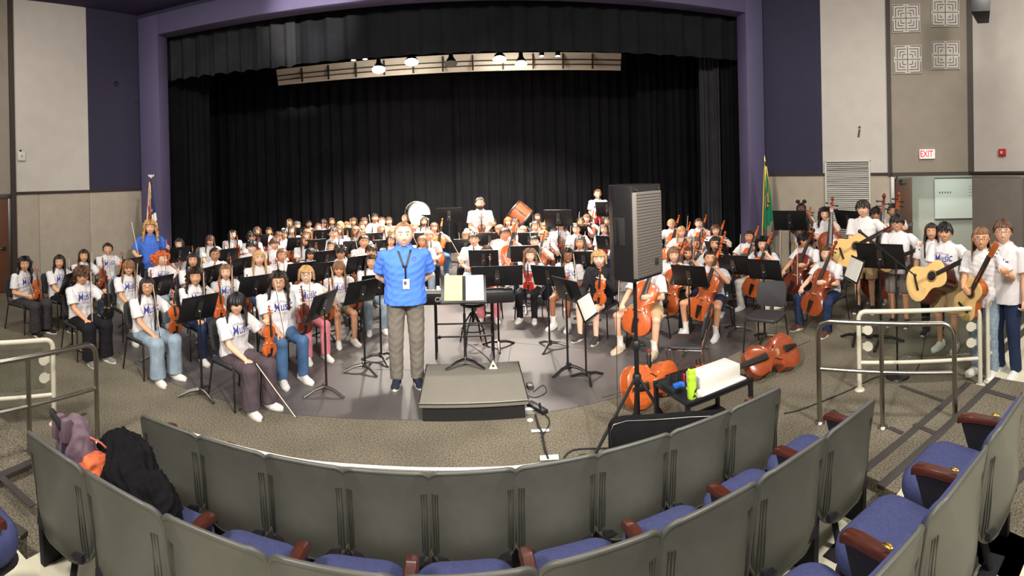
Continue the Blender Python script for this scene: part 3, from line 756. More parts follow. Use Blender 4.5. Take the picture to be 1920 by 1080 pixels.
# mirror: every seat carries the armrest on its right side, the first one both
ordn = ['first', 'second', 'third', 'fourth', 'fifth', 'sixth', 'seventh', 'eighth', 'ninth']
row(C_1, R_1, [-90.05 + 1.99 * k for k in range(9)], 0, ['grey backed blue theatre seat, %s from the left in the row nearest the stage' % ordn[k] for k in range(9)], grp='seats in the row nearest the stage')
l2 = ['leftmost grey backed seat of the middle row, with the mauve backpack on it', 'grey backed seat of the middle row holding the black duffel bag']
l2 += ['grey backed blue seat, %s from the left in the middle row' % ordn[k] for k in range(2, 9)]
row(C_2, R_2, [-91.55 + 2.47 * k for k in range(9)], .2, l2, grp='seats in the middle row')
row(C_3, R_3, [-81.75, -79.6, -77.45, -75.3], .4, ['blue seat of the row closest to the camera, %s of its four right-hand seats' % s for s in ('leftmost', 'second', 'third', 'rightmost')], grp='seats in the row closest to the camera')
p_ = arcpt(C_3, R_3 + .02, -92.3); p_.z = .4; seatkit.place('theatre_seat', pose(p_, R(-92.3 + 90)), 'blue seat cushion cut off at the bottom left corner', 'theatre seat', 'seats in the row closest to the camera')
# white cord over the first row
pts = [(268, 781), (330, 804), (405, 827), (490, 849), (580, 866), (672, 874), (770, 879), (870, 880), (960, 877), (1012, 871)]
mb = MB(); wp = smooth_arc([at(x, y, .74) for x, y in pts], 4); mb.tube([(p.x, p.y, .74) for p in wp], .011, 8)
mb.build('white_pole', 'white_paint', label='thin white pole curving along the backs of the front row seats', cat='pole')

# ------------------------------------------------------------------ rails
def V3(t): return Vector(t)
def rail(name, posts, top, mid, rad, m, label, xtra=None, corner=.12):
    """Rounded frame between end posts, inner posts and a middle rail. posts: base points, top/mid heights."""
    root = empty(name, Matrix.Translation(posts[0]), label, 'railing')
    inv = Matrix.Translation(-Vector(posts[0]))
    a, b = Vector(posts[0]), Vector(posts[-1]); t = (b - a).normalized(); up = Vector((0, 0, 1))
    P = [a]
    for k in range(7):
        g = R(90 * k / 6); P.append(a + up * (top - corner + corner * math.sin(g)) + t * (corner * (1 - math.cos(g))))
    for k in range(7):
        g = R(90 * k / 6); P.append(b + up * (top - corner + corner * math.cos(g)) - t * (corner * (1 - math.sin(g))))
    P.append(b)
    mb = MB(); mb.tube(P, rad, 14, X=inv); mb.build('frame', m, root)
    for p in posts[1:-1]:
        mb = MB(); mb.cyl(p, Vector(p) + up * top, rad * .95, X=inv); mb.build('post', m, root)
    mb = MB(); mb.cyl(a + up * mid, b + up * mid, rad * .8, X=inv); mb.build('middle_rail', m, root)
    for p in posts:
        mb = MB(); mb.lathe([(.001, .02), (rad * 1.6, .018), (rad * 2.1, .006), (rad * 2.2, 0), (.001, 0)], c=tuple(p)); fo = mb.build('base_collar', m, root); fo.location = -Vector(posts[0])
    return root, inv
p1, p2 = at(1537, 792, 0), at(1655, 801, 0)
p3 = p1 + (p2 - p1) * 2.12
rail('steel_railing', [p1, p2, p3], .98, .52, .024, 'steel', 'brushed steel railing with rounded corners at the right aisle')
q1 = at(183, 826, 0); q3 = q1 + (pt(0, 4.42) - q1) * 1.3; q2 = hit_line(46, q1, q3)
rail('steel_railing', [q1, q2, q3], .93, .50, .024, 'steel', 'brushed steel railing with rounded corner at the left aisle')
def glass_rail(a, b, top, label, clamps=((.42,), (.68,)), low=.30):
    root, inv = rail('glass_railing', [a, b], top, low, .026, 'rail_cream', label, corner=.08)
    t = (b - a).normalized(); L = (b - a).length; n = Vector((-t.y, t.x, 0))
    mb = MB(); A = a + t * .1; B = b - t * .1
    mb.prism([((A - n * .005).x, (A - n * .005).y), ((B - n * .005).x, (B - n * .005).y), ((B + n * .005).x, (B + n * .005).y), ((A + n * .005).x, (A + n * .005).y)], low + .06, top - .07, X=inv)
    mb.build('glass_panel', 'glass', root)
    for e, s in ((a, 1), (b, -1)):
        for z in (low + .18, top - .2):
            mb = MB(); mb.cyl(e + t * s * .10 - n * .012 + Vector((0, 0, z)), e + t * s * .10 + n * .012 + Vector((0, 0, z)), .052, n=18, X=inv)
            mb.box(tuple(e + t * s * .05 + Vector((0, 0, z))), (.02, .02, .06), X=inv); mb.build('glass_clamp', 'rail_cream', root)
g1, g2 = at(1612, 731, 0), at(1838, 722, 0)
glass_rail(g1, g2, .86, 'cream painted glass railing behind the steel one on the right')
h1 = at(1853, 715, 0); h2 = h1 + (at(1921, 652, 0) - h1).normalized() * 2.6
glass_rail(h1, h2, .92, 'cream glass railing along the pale ramp at the right edge')
g3 = at(102, 795, 0); g4 = g3 + (pt(0, g3.length * .985) - g3).normalized() * 1.8
glass_rail(g3, g4, .86, 'cream glass railing behind the steel one on the left')

# ------------------------------------------------------------------ podium and gear
pc = [at(785, 757, .19), at(991, 750, .19), at(972, 678, .19), at(800, 684, .19)]
ctr = sum(pc, Vector()) / 4
root = empty('podium', Matrix.Translation((ctr.x, ctr.y, 0)), 'low grey carpeted conductor podium at the front edge of the black floor', 'podium')
iv = Matrix.Translation((-ctr.x, -ctr.y, 0))
mb = MB(); mb.prism([(p.x, p.y) for p in pc], .145, .19, X=iv); mb.build('deck', 'podium_top', root, bevel=.006)
mb = MB(); mb.tube([p + Vector((0, 0, -.003)) for p in pc], .011, 6, X=iv, closed=True); mb.build('edge_trim', 'dull_steel', root)
mb = MB(); mb.prism([((ctr + (p - ctr) * .94).x, (ctr + (p - ctr) * .94).y) for p in pc], .0, .15, X=iv); mb.build('base', 'black_plastic', root)
tri = at(925, 691, .19)
mb = MB(); mb.prism([(-.05, 0), (.05, 0), (0, .1)], -.012, .012, X=Matrix.Rotation(R(90), 4, 'X')); mb.ell((0, -.012, .035), (.014, .006, .014), 12, 8, 1)
o = mb.build('triangle_marker', ['white_paint', 'black_plastic'], label='small white triangle with a black hole standing on the podium', cat='marker'); o.location = tri

# music stand kit
def stand_base(K_, m):
    b = MB(); b.lathe([(.012, .12), (.022, .115), (.022, .05), (.012, .045)], n=14); hubi = K_.part('hub', b, m)
    for k in range(3):
        a = R(90 + 120 * k); l = MB(); l.tube([(0.015 * math.cos(a), .015 * math.sin(a), .085), (.12 * math.cos(a), .12 * math.sin(a), .07), (.26 * math.cos(a), .26 * math.sin(a), .012)], [.023, .019, .016], 8); K_.part('leg', l, m)
def make_stand(deskz=1.0, tilt=22, simple=False, legm='black_metal', paper=None, w=.50, h=.32):
    K_ = Kit()
    X = Matrix.Translation((0, 0, deskz)) @ Matrix.Rotation(R(-tilt), 4, 'X')
    # player sits on the -y... the desk's face looks to -y side of the stand's frame (towards its player)
    d = MB(); d.box((0, 0, 0), (w, .006, h), X=X); d.box((0, -.035, -h / 2), (w, .07, .006), X=X); d.box((0, .0, h / 2), (w, .014, .012), X=X)
    i = K_.part('desk', d, 'stand_black', bevel=.002)
    b = MB(); b.prism([(-.04, -.1), (.04, -.1), (.028, .1), (-.028, .1)], -.03, -.004, X=X @ Matrix.Rotation(R(90), 4, 'X')); b.ell((0, .035, -.02), (.02, .02, .02), 10, 8, X=X); K_.part('desk_bracket', b, 'dull_steel' if not simple else 'black_metal', i)
    p = MB(); p.cyl((0, .03, .06), (0, .03, deskz - .55 + .25), .0135); p.cyl((0, .03, .7 if deskz > .9 else .5), (0, .03, deskz - .01), .009); K_.part('pole', p, 'black_metal')
    stand_base(K_, legm)
    if paper:
        q = MB(); q.box((-.11, -.012, .0), (.21, .008, .28), X=X); q.box((.11, -.012, .0), (.21, .008, .28), X=X); K_.part('sheet_music', q, paper, i)
    return K_
STAND = make_stand(legm='dull_steel'); STAND_P = make_stand(paper='paper'); STAND_LOW = make_stand(.98, 30)
def face(p, q):   # rotation so local -y looks from p to q
    d = Vector(q) - Vector(p); return math.atan2(d.x, -d.y)
# conductor's own stand (its player side looks at the camera)
cb = at(873, 687, .19)
K_ = Kit(); X = Matrix.Translation((0, .0, .90)) @ Matrix.Rotation(R(-28), 4, 'X')
d = MB(); d.box((0, 0, 0), (.53, .008, .33), X=X); d.box((0, -.04, -.165), (.53, .08, .008), X=X); K_.part('desk', d, 'stand_black', bevel=.002)
d = MB(); d.cyl((0, .02, .05), (0, .02, .62), .017); d.cyl((0, .02, .6), (0, .02, .9), .011); K_.part('pole', d, 'black_metal'); stand_base(K_, 'chrome')
cst = K_.place('music_stand', pose(cb, R(4)), 'conductor stand on the podium carrying an open yellow score', 'music stand')
root = empty('score_book', pose(cb, R(4)) @ X, 'open spiral bound score with yellow left page on the podium stand', 'book')
d = MB(); d.box((-.12, -.014, .02), (.21, .012, .30)); d.build('left_page', 'yellow_paper', root, bevel=.002, label='yellow page')
d = MB(); d.box((.13, -.012, .02), (.21, .008, .30)); d.build('right_page', 'paper', root, bevel=.002)
d = MB()
for k in range(7): d.box((.13, -.017, .12 - .035 * k), (.17 - .05 * (k % 3), .002, .004))
d.build('print', 'grey_ink', root)
d = MB()
for k in range(16): d.tube([(.008 + .017 * math.cos(a), -.014 + .014 * math.sin(a), -.11 + .017 * k) for a in [2 * math.pi * j / 8 for j in range(8)]], .002, 4, closed=True)
d.build('spiral', 'black_metal', root)
# stage piano
kb = at(815, 672, 0); kb2 = at(935, 668, 0); kc = at(872, 668, 0); kt = (kb2 - kb).normalized(); krz = math.atan2(kt.y, kt.x)
root = empty('stage_piano', pose(kc, krz), 'black stage piano on a folding stand behind the podium', 'keyboard')
d = MB(); d.prism([(-.17, .74), (.19, .74), (.19, .82), (.05, .88), (-.17, .89)], -.66, .66, X=Matrix(((0, 0, 1, 0), (1, 0, 0, 0), (0, 1, 0, 0), (0, 0, 0, 1)))); d.build('case', 'piano_black', root, bevel=.006)
d = MB(); d.box((0, .12, .856), (1.22, .12, .012), X=Matrix.Rotation(R(0), 4, 'X')); ik = d.build('keyboard', 'white_paint', root)
d = MB()
for k in range(52):
    if k % 7 not in (1, 4): d.box((-.6 + k * .0235, .095, .864), (.011, .07, .012))
d.build('black_keys', 'black_plastic', ik)
d = MB(); d.box((.36, -.06, .89), (.34, .12, .02)); d.build('control_panel', 'dull_steel', root, bevel=.003)
text_part('CP', .085, root, Matrix.Translation((-.33, -.172, .81)), 'paper', shear=.1, bold=.002)
sr = empty('keyboard_stand', pose(kc, krz), 'black folding metal stand under the stage piano', 'keyboard stand')
for sx in (-1, 1):
    d = MB(); d.tube([(sx * .38, -.1, .0), (sx * .38, -.1, .735)], .014, 8); d.tube([(sx * .38, .16, .0), (sx * .38, .16, .735)], .014, 8); d.tube([(sx * .38, -.14, .726), (sx * .38, .2, .726)], .014, 8); d.tube([(sx * .38, -.1, .26), (sx * .38, .16, .26)], .012, 8); d.build('leg_frame', 'black_metal', sr)
for z in (.30, .47):
    d = MB(); d.cyl((-.38, -.1, z), (.38, -.1, z), .012); d.build('crossbar', 'black_metal', sr)
for sx in (-.33, 0.0):
    d = MB(); d.cyl((sx, -.13, .3), (sx, -.09, .3), .022); d.build('knob', 'black_plastic', sr)
# stool behind the piano
sp_ = at(888, 645, 0); sr = empty('piano_stool', pose(sp_, R(20)), 'round black stool behind the stage piano', 'stool')
d = MB(); d.lathe([(.001, .56), (.17, .56), (.19, .58), (.185, .61), (.15, .63), (.001, .635)]); d.build('seat', 'black_plastic', sr)
d = MB(); d.cyl((0, 0, .3), (0, 0, .56), .018); d.tube([(.17 * math.cos(a), .17 * math.sin(a), .22) for a in [2 * math.pi * j / 16 for j in range(16)]], .01, 6, closed=True); d.build('column', 'black_metal', sr)
for k in range(4):
    a = R(45 + 90 * k); d = MB(); d.tube([(.03 * math.cos(a), .03 * math.sin(a), .45), (.16 * math.cos(a), .16 * math.sin(a), .25), (.22 * math.cos(a), .22 * math.sin(a), 0)], .012, 6); d.build('leg', 'black_metal', sr)
# cables and small gear right of the podium
def cable(label, pts, r, z=.012, m='rubber', name='cable'):
    P = smooth_arc([at(x, y, z if len(q) == 0 else q[0]) for x, y, *q in pts], 6); mb = MB(); mb.tube([(p.x, p.y, max(p.z, r + .001)) for p in P], r, 6); return mb.build(name, m, label=label, cat='cable')
cable('pair of taped cables running from the power strip towards the seats', [(1004, 778), (1010, 800), (1016, 812), (1021, 840), (1028, 862)], .011)
cable('thin black cable looping from the power strip over the carpet', [(1006, 768), (1025, 780), (1030, 795), (1015, 820)], .006)
cable('thin cable looped beside the small power adapter', [(1000, 735), (1018, 722), (1024, 735), (1005, 745), (990, 742)], .004, m='black_metal')
cable('black cable curving from the front row seat to the case', [(1052, 874), (1062, 852), (1085, 842), (1150, 840)], .007)
cable('black cable crossing the carpet to the round microphone base', [(1470, 775), (1500, 768), (1560, 745), (1600, 728), (1640, 708), (1670, 704)], .006)
cable('black cable from the microphone base back to the guitar players', [(1712, 703), (1725, 680), (1733, 640), (1740, 600)], .005)
cable('black cable on the floor behind the podium', [(870, 640), (895, 655), (915, 672), (922, 684)], .004, m='dull_steel')
p = at(1007, 768, 0); mb = MB(); mb.box((0, 0, .022), (.075, .28, .04)); pr = mb.build('power_strip', 'black_metal', label='black power strip on the floor at the podium corner', cat='power strip', bevel=.006); pr.location = p; pr.rotation_euler.z = R(35)
mb = MB(); mb.cyl((0, -.05, .04), (0, -.05, .09), .014, .009); mb.build('plug', 'black_plastic', pr)
p = at(994, 727, 0); mb = MB(); mb.box((0, 0, .022), (.07, .11, .04)); o = mb.build('power_adapter', 'dull_steel', label='small grey power adapter on the floor right of the podium', cat='power adapter', bevel=.006); o.location = p; o.rotation_euler.z = R(10)
p = at(1013, 810, 0); mb = MB(); mb.box((0, 0, .014), (.17, .045, .003)); o = mb.build('tape_strip', 'paper', label='white tape strip holding the cables on the carpet', cat='tape', smooth=0); o.location = p
p = at(1030, 861, 0); mb = MB(); mb.box((0, 0, .015), (.16, .07, .004)); o = mb.build('floor_plate', 'paper', label='pale floor plate where the cables end by the front seats', cat='floor plate', smooth=0); o.location = p
p = at(994, 788, 0); mb = MB(); mb.lathe([(.001, .006), (.028, .006), (.03, 0), (.001, 0)], n=18); o = mb.build('floor_disc', 'paper', label='small pale round disc on the carpet below the podium corner', cat='disc'); o.location = p
p = at(992, 768, 0); mb = MB(); mb.box((0, 0, .006), (.09, .06, .008)); o = mb.build('paper_scrap', 'paper', label='small white scrap between podium and power strip', cat='paper', smooth=0); o.location = p

# ------------------------------------------------------------------ loudspeaker on tripod
sb = at(1197, 828, 0); 
sr = empty('speaker_stand', Matrix.Translation(sb), 'tall black tripod stand carrying the big loudspeaker', 'speaker stand')
d = MB(); d.cyl((0, 0, .03), (0, 0, .9), .022); d.cyl((0, 0, .85), (0, 0, 1.46), .0175); d.build('pole', 'black_metal', sr)
d = MB(); d.lathe([(.03, .52), (.04, .54), (.04, .60), (.03, .62)]); d.build('leg_hub', 'black_plastic', sr); d = MB(); d.lathe([(.03, .84), (.036, .85), (.036, .9), (.024, .92)]); cl_ = d.build('collar', 'black_plastic', sr)
d = MB(); d.cyl((.03, 0, .875), (.075, 0, .875), .007); d.ell((.08, 0, .875), (.014, .022, .022), 10, 8); d.build('knob', 'black_plastic', cl_)
for k in range(3):
    a = R(200 + 120 * k); d = MB(); d.tube([(.03 * math.cos(a), .03 * math.sin(a), .57), (.46 * math.cos(a), .46 * math.sin(a), .015)], .015, 8)
    d.tube([(.02 * math.cos(a), .02 * math.sin(a), .16), (.24 * math.cos(a), .24 * math.sin(a), .30)], .009, 6); lg = d.build('leg', 'black_metal', sr)
    d = MB(); d.ell((.46 * math.cos(a), .46 * math.sin(a), .02), (.028, .028, .02), 10, 8); d.build('rubber_foot', 'rubber', lg)
zc0, zc1 = 1.50, 2.33
sk = empty('loudspeaker', pose((sb.x, sb.y, zc0), R(38)) @ Matrix.Diagonal((.92, .92, 1, 1)), 'tall black loudspeaker box with dark mesh grille on the tripod stand', 'loudspeaker')
Hh = zc1 - zc0
d = MB(); d.prism([(-.235, -.17), (.235, -.17), (.235, .06), (.12, .21), (-.12, .21), (-.235, .06)], 0, Hh); d.build('cabinet', 'black_metal', sk, bevel=.008)
gm = mat('speaker_grille', (112, 106, 100), .55, metal=.3, bump=(900, .5, .002))
d = MB(); d.prism([(-.228, -.168), (.228, -.168), (.2, -.2), (-.2, -.2)], .03, Hh - .06); d.build('grille', gm, sk, bevel=.006)
d = MB()
for k in range(28): d.box((0, -.202, .045 + k * .026), (.395, .003, .008))
gl = d.build('grille_lines', mat('grille_shadow', (70, 66, 62), .6), sk)
d = MB(); d.box((.10, -.205, .14), (.055, .006, .06)); d.build('badge', 'black_plastic', sk, bevel=.003); 
d = MB(); d.box((.10, -.209, .15), (.032, .003, .03)); d.box((.10, -.209, .122), (.035, .003, .008)); d.build('badge_mark', 'dull_steel', sk)
for sx in (-1, 1):
    d = MB(); d.box((sx * .237, -.02, Hh * .52), (.006, .13, .24)); ph = d.build('handle', 'rubber', sk, bevel=.004)
    d = MB(); d.box((sx * .244, .0, Hh * .52), (.012, .03, .22)); d.build('grip', 'black_metal', ph, bevel=.004)
for sx in (-.18, .18):
    for z in (.03, Hh - .04):
        d = MB(); d.cyl((sx, -.2, z), (sx, -.174, z), .009); d.build('screw', 'dull_steel', sk)
cable('long thin black cable hanging down from the big loudspeaker', [(1154, 520, 1.36), (1156, 600, .85), (1157, 720, .25), (1158, 790, .01)], .004)

# ------------------------------------------------------------------ cart with box, bottle and electronics
c0, c1, c2, c3 = at(1288, 757, .62), at(1413, 708, .62), at(1352, 680, .62), at(1236, 712, .62)
cx = (c1 - c0).normalized(); cy = Vector((-cx.y, cx.x, 0)); Lx = (c1 - c0).length; Ly = max(.42, (c3 - c0).dot(cy))
XF = Matrix((cx, cy, Vector((0, 0, 1)))).transposed().to_4x4(); XF.translation = Vector((c0.x, c0.y, 0))
root = empty('equipment_cart', XF, 'black metal equipment cart behind the right front seats', 'cart')
for z in (.60, .2):
    d = MB(); d.box((Lx / 2, Ly / 2, z), (Lx, Ly, .02)); d.box((Lx / 2, .01, z + .0), (Lx, .02, .05)); d.box((Lx / 2, Ly - .01, z), (Lx, .02, .05)); d.build('shelf', 'black_metal', root, bevel=.004)
for x in (.02, Lx - .02):
    for y in (.02, Ly - .02):
        d = MB(); d.box((x, y, .32), (.035, .035, .58)); lg = d.build('leg', 'black_metal', root, bevel=.004)
        d = MB(); d.cyl((x - .012, y, .03), (x + .012, y, .03), .03); d.build('caster', 'rubber', lg)
def oncart(x, y, z=.611, rz=0): return XF @ pose((x, y, z), rz)
root = empty('water_bottle', oncart(.10, .07), 'lime green squeeze bottle with grey cap on the cart', 'bottle')
lime = mat('lime_plastic', (168, 214, 52), .35)
d = MB(); d.lathe([(.001, 0), (.034, 0), (.037, .01), (.037, .13), (.033, .145), (.037, .16), (.037, .185), (.03, .2), (.001, .2)]); d.build('body', lime, root)
d = MB(); d.lathe([(.033, .198), (.034, .215), (.03, .232), (.018, .24), (.001, .24)]); cp = d.build('cap', lime, root)
d = MB(); d.lathe([(.016, .238), (.014, .262), (.001, .266)]); d.build('spout', 'dull_steel', cp)
d = MB(); d.prism([(-.02, .02), (.018, .02), (.0, .045)], .036, .0385, X=Matrix.Rotation(R(90), 4, 'X')); d.prism([(-.004, .05), (.02, .06), (.024, .09), (.0, .07)], .0345, .0385, X=Matrix.Rotation(R(90), 4, 'X')); d.build('printed_mark', 'rubber', root)
root = empty('cardboard_box', oncart(.40, .16, .611, R(2)), 'long white cardboard box lying on the cart', 'box')
d = MB(); d.box((0, .0, .07), (.44, .20, .14)); d.build('carton', 'white_paint', root, bevel=.003)
d = MB(); d.box((0.0, -.02, .012), (.50, .25, .02)); d.box((-.25, -.11, .03), (.05, .05, .05)); d.build('flap', 'white_paint', root, bevel=.002)
d = MB(); d.box((-.232, 0, .09), (.003, .1, .10)); d.build('end_label', mat('grey_label', (196, 196, 192), .6), root)
root = empty('microphone_box', oncart(.12, .30), 'tray of small electronics with blue and red parts on the cart', 'electronics')
d = MB(); d.box((0, 0, .02), (.22, .17, .04)); d.build('tray', 'black_plastic', root, bevel=.004)
rnd = random.Random(9)
for k in range(7):
    d = MB(); x, y = -.08 + .027 * k, rnd.uniform(-.05, .05); d.cyl((x, y, .03), (x + rnd.uniform(-.01, .01), y, .10 + rnd.uniform(0, .03)), .009); d.build('stick', ['black_plastic', 'dull_steel'][k % 2], root)
d = MB(); d.box((-.03, -.06, .05), (.09, .05, .03)); d.build('blue_module', mat('blue_plastic', (40, 110, 210), .4), root, bevel=.004)
d = MB(); d.box((.05, -.03, .075), (.02, .02, .08)); d.build('red_module', 'red_plastic', root, bevel=.004)
root = empty('soda_bottle', Matrix.Translation(at(1217, 690, 0)), 'small clear bottle with a red cap on the floor behind the speaker stand', 'bottle')
d = MB(); d.lathe([(.001, 0), (.032, 0), (.034, .02), (.03, .1), (.034, .15), (.013, .2), (.001, .2)]); d.build('body', 'dull_steel', root)
d = MB(); d.lathe([(.015, .195), (.016, .22), (.001, .222)]); d.build('cap', 'red_plastic', root)

# ------------------------------------------------------------------ instrument case, backpack, duffel
a_, b_ = at(1150, 792, .76), at(1368, 760, .76)
ca = (a_ + b_) / 2; crz = math.atan2((b_ - a_).y, (b_ - a_).x); LC = (b_ - a_).length + .06
root = empty('instrument_case', pose((ca.x, ca.y, .50), crz), 'black instrument case standing on the right front row seats', 'case')
CXF = Matrix.Rotation(R(80), 4, 'X')
def caseout(s=1): return [(x * s * LC / .8, y * s + .135) for x, y in ((-.40, -.08), (-.385, -.12), (-.33, -.135), (.1, -.13), (.34, -.11), (.40, -.07), (.40, .03), (.36, .07), (.1, .105), (-.30, .135), (-.38, .12), (-.40, .08))]
d = MB(); d.prism(caseout(), 0, .085, X=CXF); d.build('lower_half', 'bag_black', root, bevel=.015)
d = MB(); d.prism([(x, y) for x, y in caseout(.94)], -.004, .004, X=CXF); d.build('lining', mat('case_lining', (22, 24, 48), .9), root)
d = MB(); d.prism(caseout(), -.06, 0, X=Matrix.Rotation(R(96), 4, 'X') @ Matrix.Translation((0, 0, -.03))); ld = d.build('lid', 'bag_black', root, bevel=.015)
d = MB(); d.tube([(x * .99, y, .088) for x, y in caseout()], .003, 5, X=CXF, closed=True); d.build('zipper', 'dull_steel', ld)
for x in (-.05, .04):
    d = MB(); d.box((x, -.10, .12), (.03, .02, .05)); d.build('latch', 'chrome', root, bevel=.003)
def blob(name, prims, voxel, m, parent, noise_amp=.01, freq=9, seed=0, smooth=3, **k):
    V, Fc = solid(prims, voxel, smooth); V = wrinkle(V, Fc, noise_amp, freq, seed)
    mb = MB(); mb.add(V, Fc); return mb.build(name, m, parent, smooth=80, **k)
s1 = arcpt(C_2, R_2 - .32, -92.0); s2 = arcpt(C_2, R_2 - .36, -90.2)
bx = s1 + Vector((.02, .02, 0))
root = empty('backpack', pose((bx.x, bx.y, .66), R(-8)), 'mauve and orange backpack leaning on the leftmost middle row seat', 'backpack')
b = MB(); b.ell((-.05, -.02, .19), (.15, .11, .25), 20, 14); b.box((-.05, .0, .12), (.24, .16, .25)); blob('body', b, .012, 'bag_mauve', root, .012, 48, 1)
b = MB(); b.ell((.10, .0, .12), (.09, .13, .15), 16, 12); blob('front_pocket', b, .012, 'bag_orange', root, .012, 50, 2)
b = MB(); b.tube([(-.19, -.02, .3), (-.2, -.1, .42), (-.12, -.14, .44), (-.05, -.1, .36), (-.02, -.12, .2)], .018, 8); b.build('strap', 'rubber', root)
b = MB(); b.tube([(.06, .0, .34), (.09, .06, .30), (.10, .13, .22), (.08, .15, .12)], .006, 6); b.build('cord', mat('coral_cord', (225, 120, 100), .6), root)
b = MB(); b.box((-.12, -.1, .36), (.05, .08, .14)); b.box((-.03, -.1, .37), (.05, .06, .14)); b.build('top_flap', 'dull_steel' if False else 'bag_mauve', root, bevel=.015)
dx = s2 + Vector((-.02, .03, 0))
root = empty('duffel_bag', pose((dx.x, dx.y, .70), R(-18)), 'black duffel bag slumped over the two leftmost middle row seats', 'bag')
b = MB(); b.ell((-.18, .08, .12), (.26, .16, .17), 22, 14); b.ell((.12, .05, .06), (.23, .16, .16), 22, 14); b.ell((-.02, .0, .1), (.2, .14, .15), 22, 14); blob('body', b, .012, 'bag_black', root, .022, 42, 5)
b = MB(); b.tube([(.2, -.1, .02), (.28, -.06, .06), (.33, .04, .02), (.3, .12, -.06)], .016, 8); b.build('strap', 'rubber', root)
# ------------------------------------------------------------------ string instruments
def interp(tab, t):
    for (a, va), (b, vb) in zip(tab, tab[1:]):
        if t <= b:
            k = (t - a) / (b - a) if b > a else 0; k = k * k * (3 - 2 * k)
            return va + (vb - va) * k
    return tab[-1][1]
VH = [(-90, .0), (-78, .13), (-60, .235)]
def violin_outline(n=13):
    """Right half outline (x, y) bottom to top, unit body length; mirrored for the left."""
    P = [(0, 0), (.09, .004), (.17, .028), (.235, .08), (.278, .155), (.29, .235), (.275, .315), (.245, .375), (.262, .405), (.238, .412), (.196, .43), (.165, .475), (.155, .53), (.16, .585), (.182, .635), (.212, .655), (.228, .672), (.208, .69), (.222, .745), (.233, .815), (.222, .88), (.19, .935), (.135, .975), (.07, .992), (.0, 1.0)]
    return P + [(-x, y) for x, y in reversed(P[1:-1])]
def bodymesh(mb, out, L, dep, arch, mt=0, ms=0, flat=False):
    """Sound box in the x-z plane, front towards -y."""
    n = len(out); yc = .5
    def ring(s_, y): return [(x * s_ * L, y, (yc + (z - yc) * s_) * L) for x, z in out]
    e = .012 * L
    side = [ring(1.0, dep / 2 - e * .3), ring(1.0, -dep / 2 + e * .3)]
    fr = [ring(1.0, -dep / 2 + e * .3), ring(1.012, -dep / 2 + e * .1), ring(1.0, -dep / 2 - e * .2)]
    bk = [ring(1.0, dep / 2 - e * .3), ring(1.012, dep / 2 - e * .1), ring(1.0, dep / 2 + e * .2)]
    for k in range(1, 6):
        s_ = 1 - k * .19; hgt = (0 if flat else arch * (1 - s_ ** 2) ** .8)
        fr.append(ring(s_, -dep / 2 - e * .2 - hgt)); bk.append(ring(s_, dep / 2 + e * .2 + hgt * .9))
    mb.rings(side, ms, cap=False); mb.rings(fr, mt, cap=False); mb.rings(bk, ms, cap=False)
    mb.add(fr[-1], [tuple(range(n))], mt); mb.add(bk[-1], [tuple(range(n))], ms)
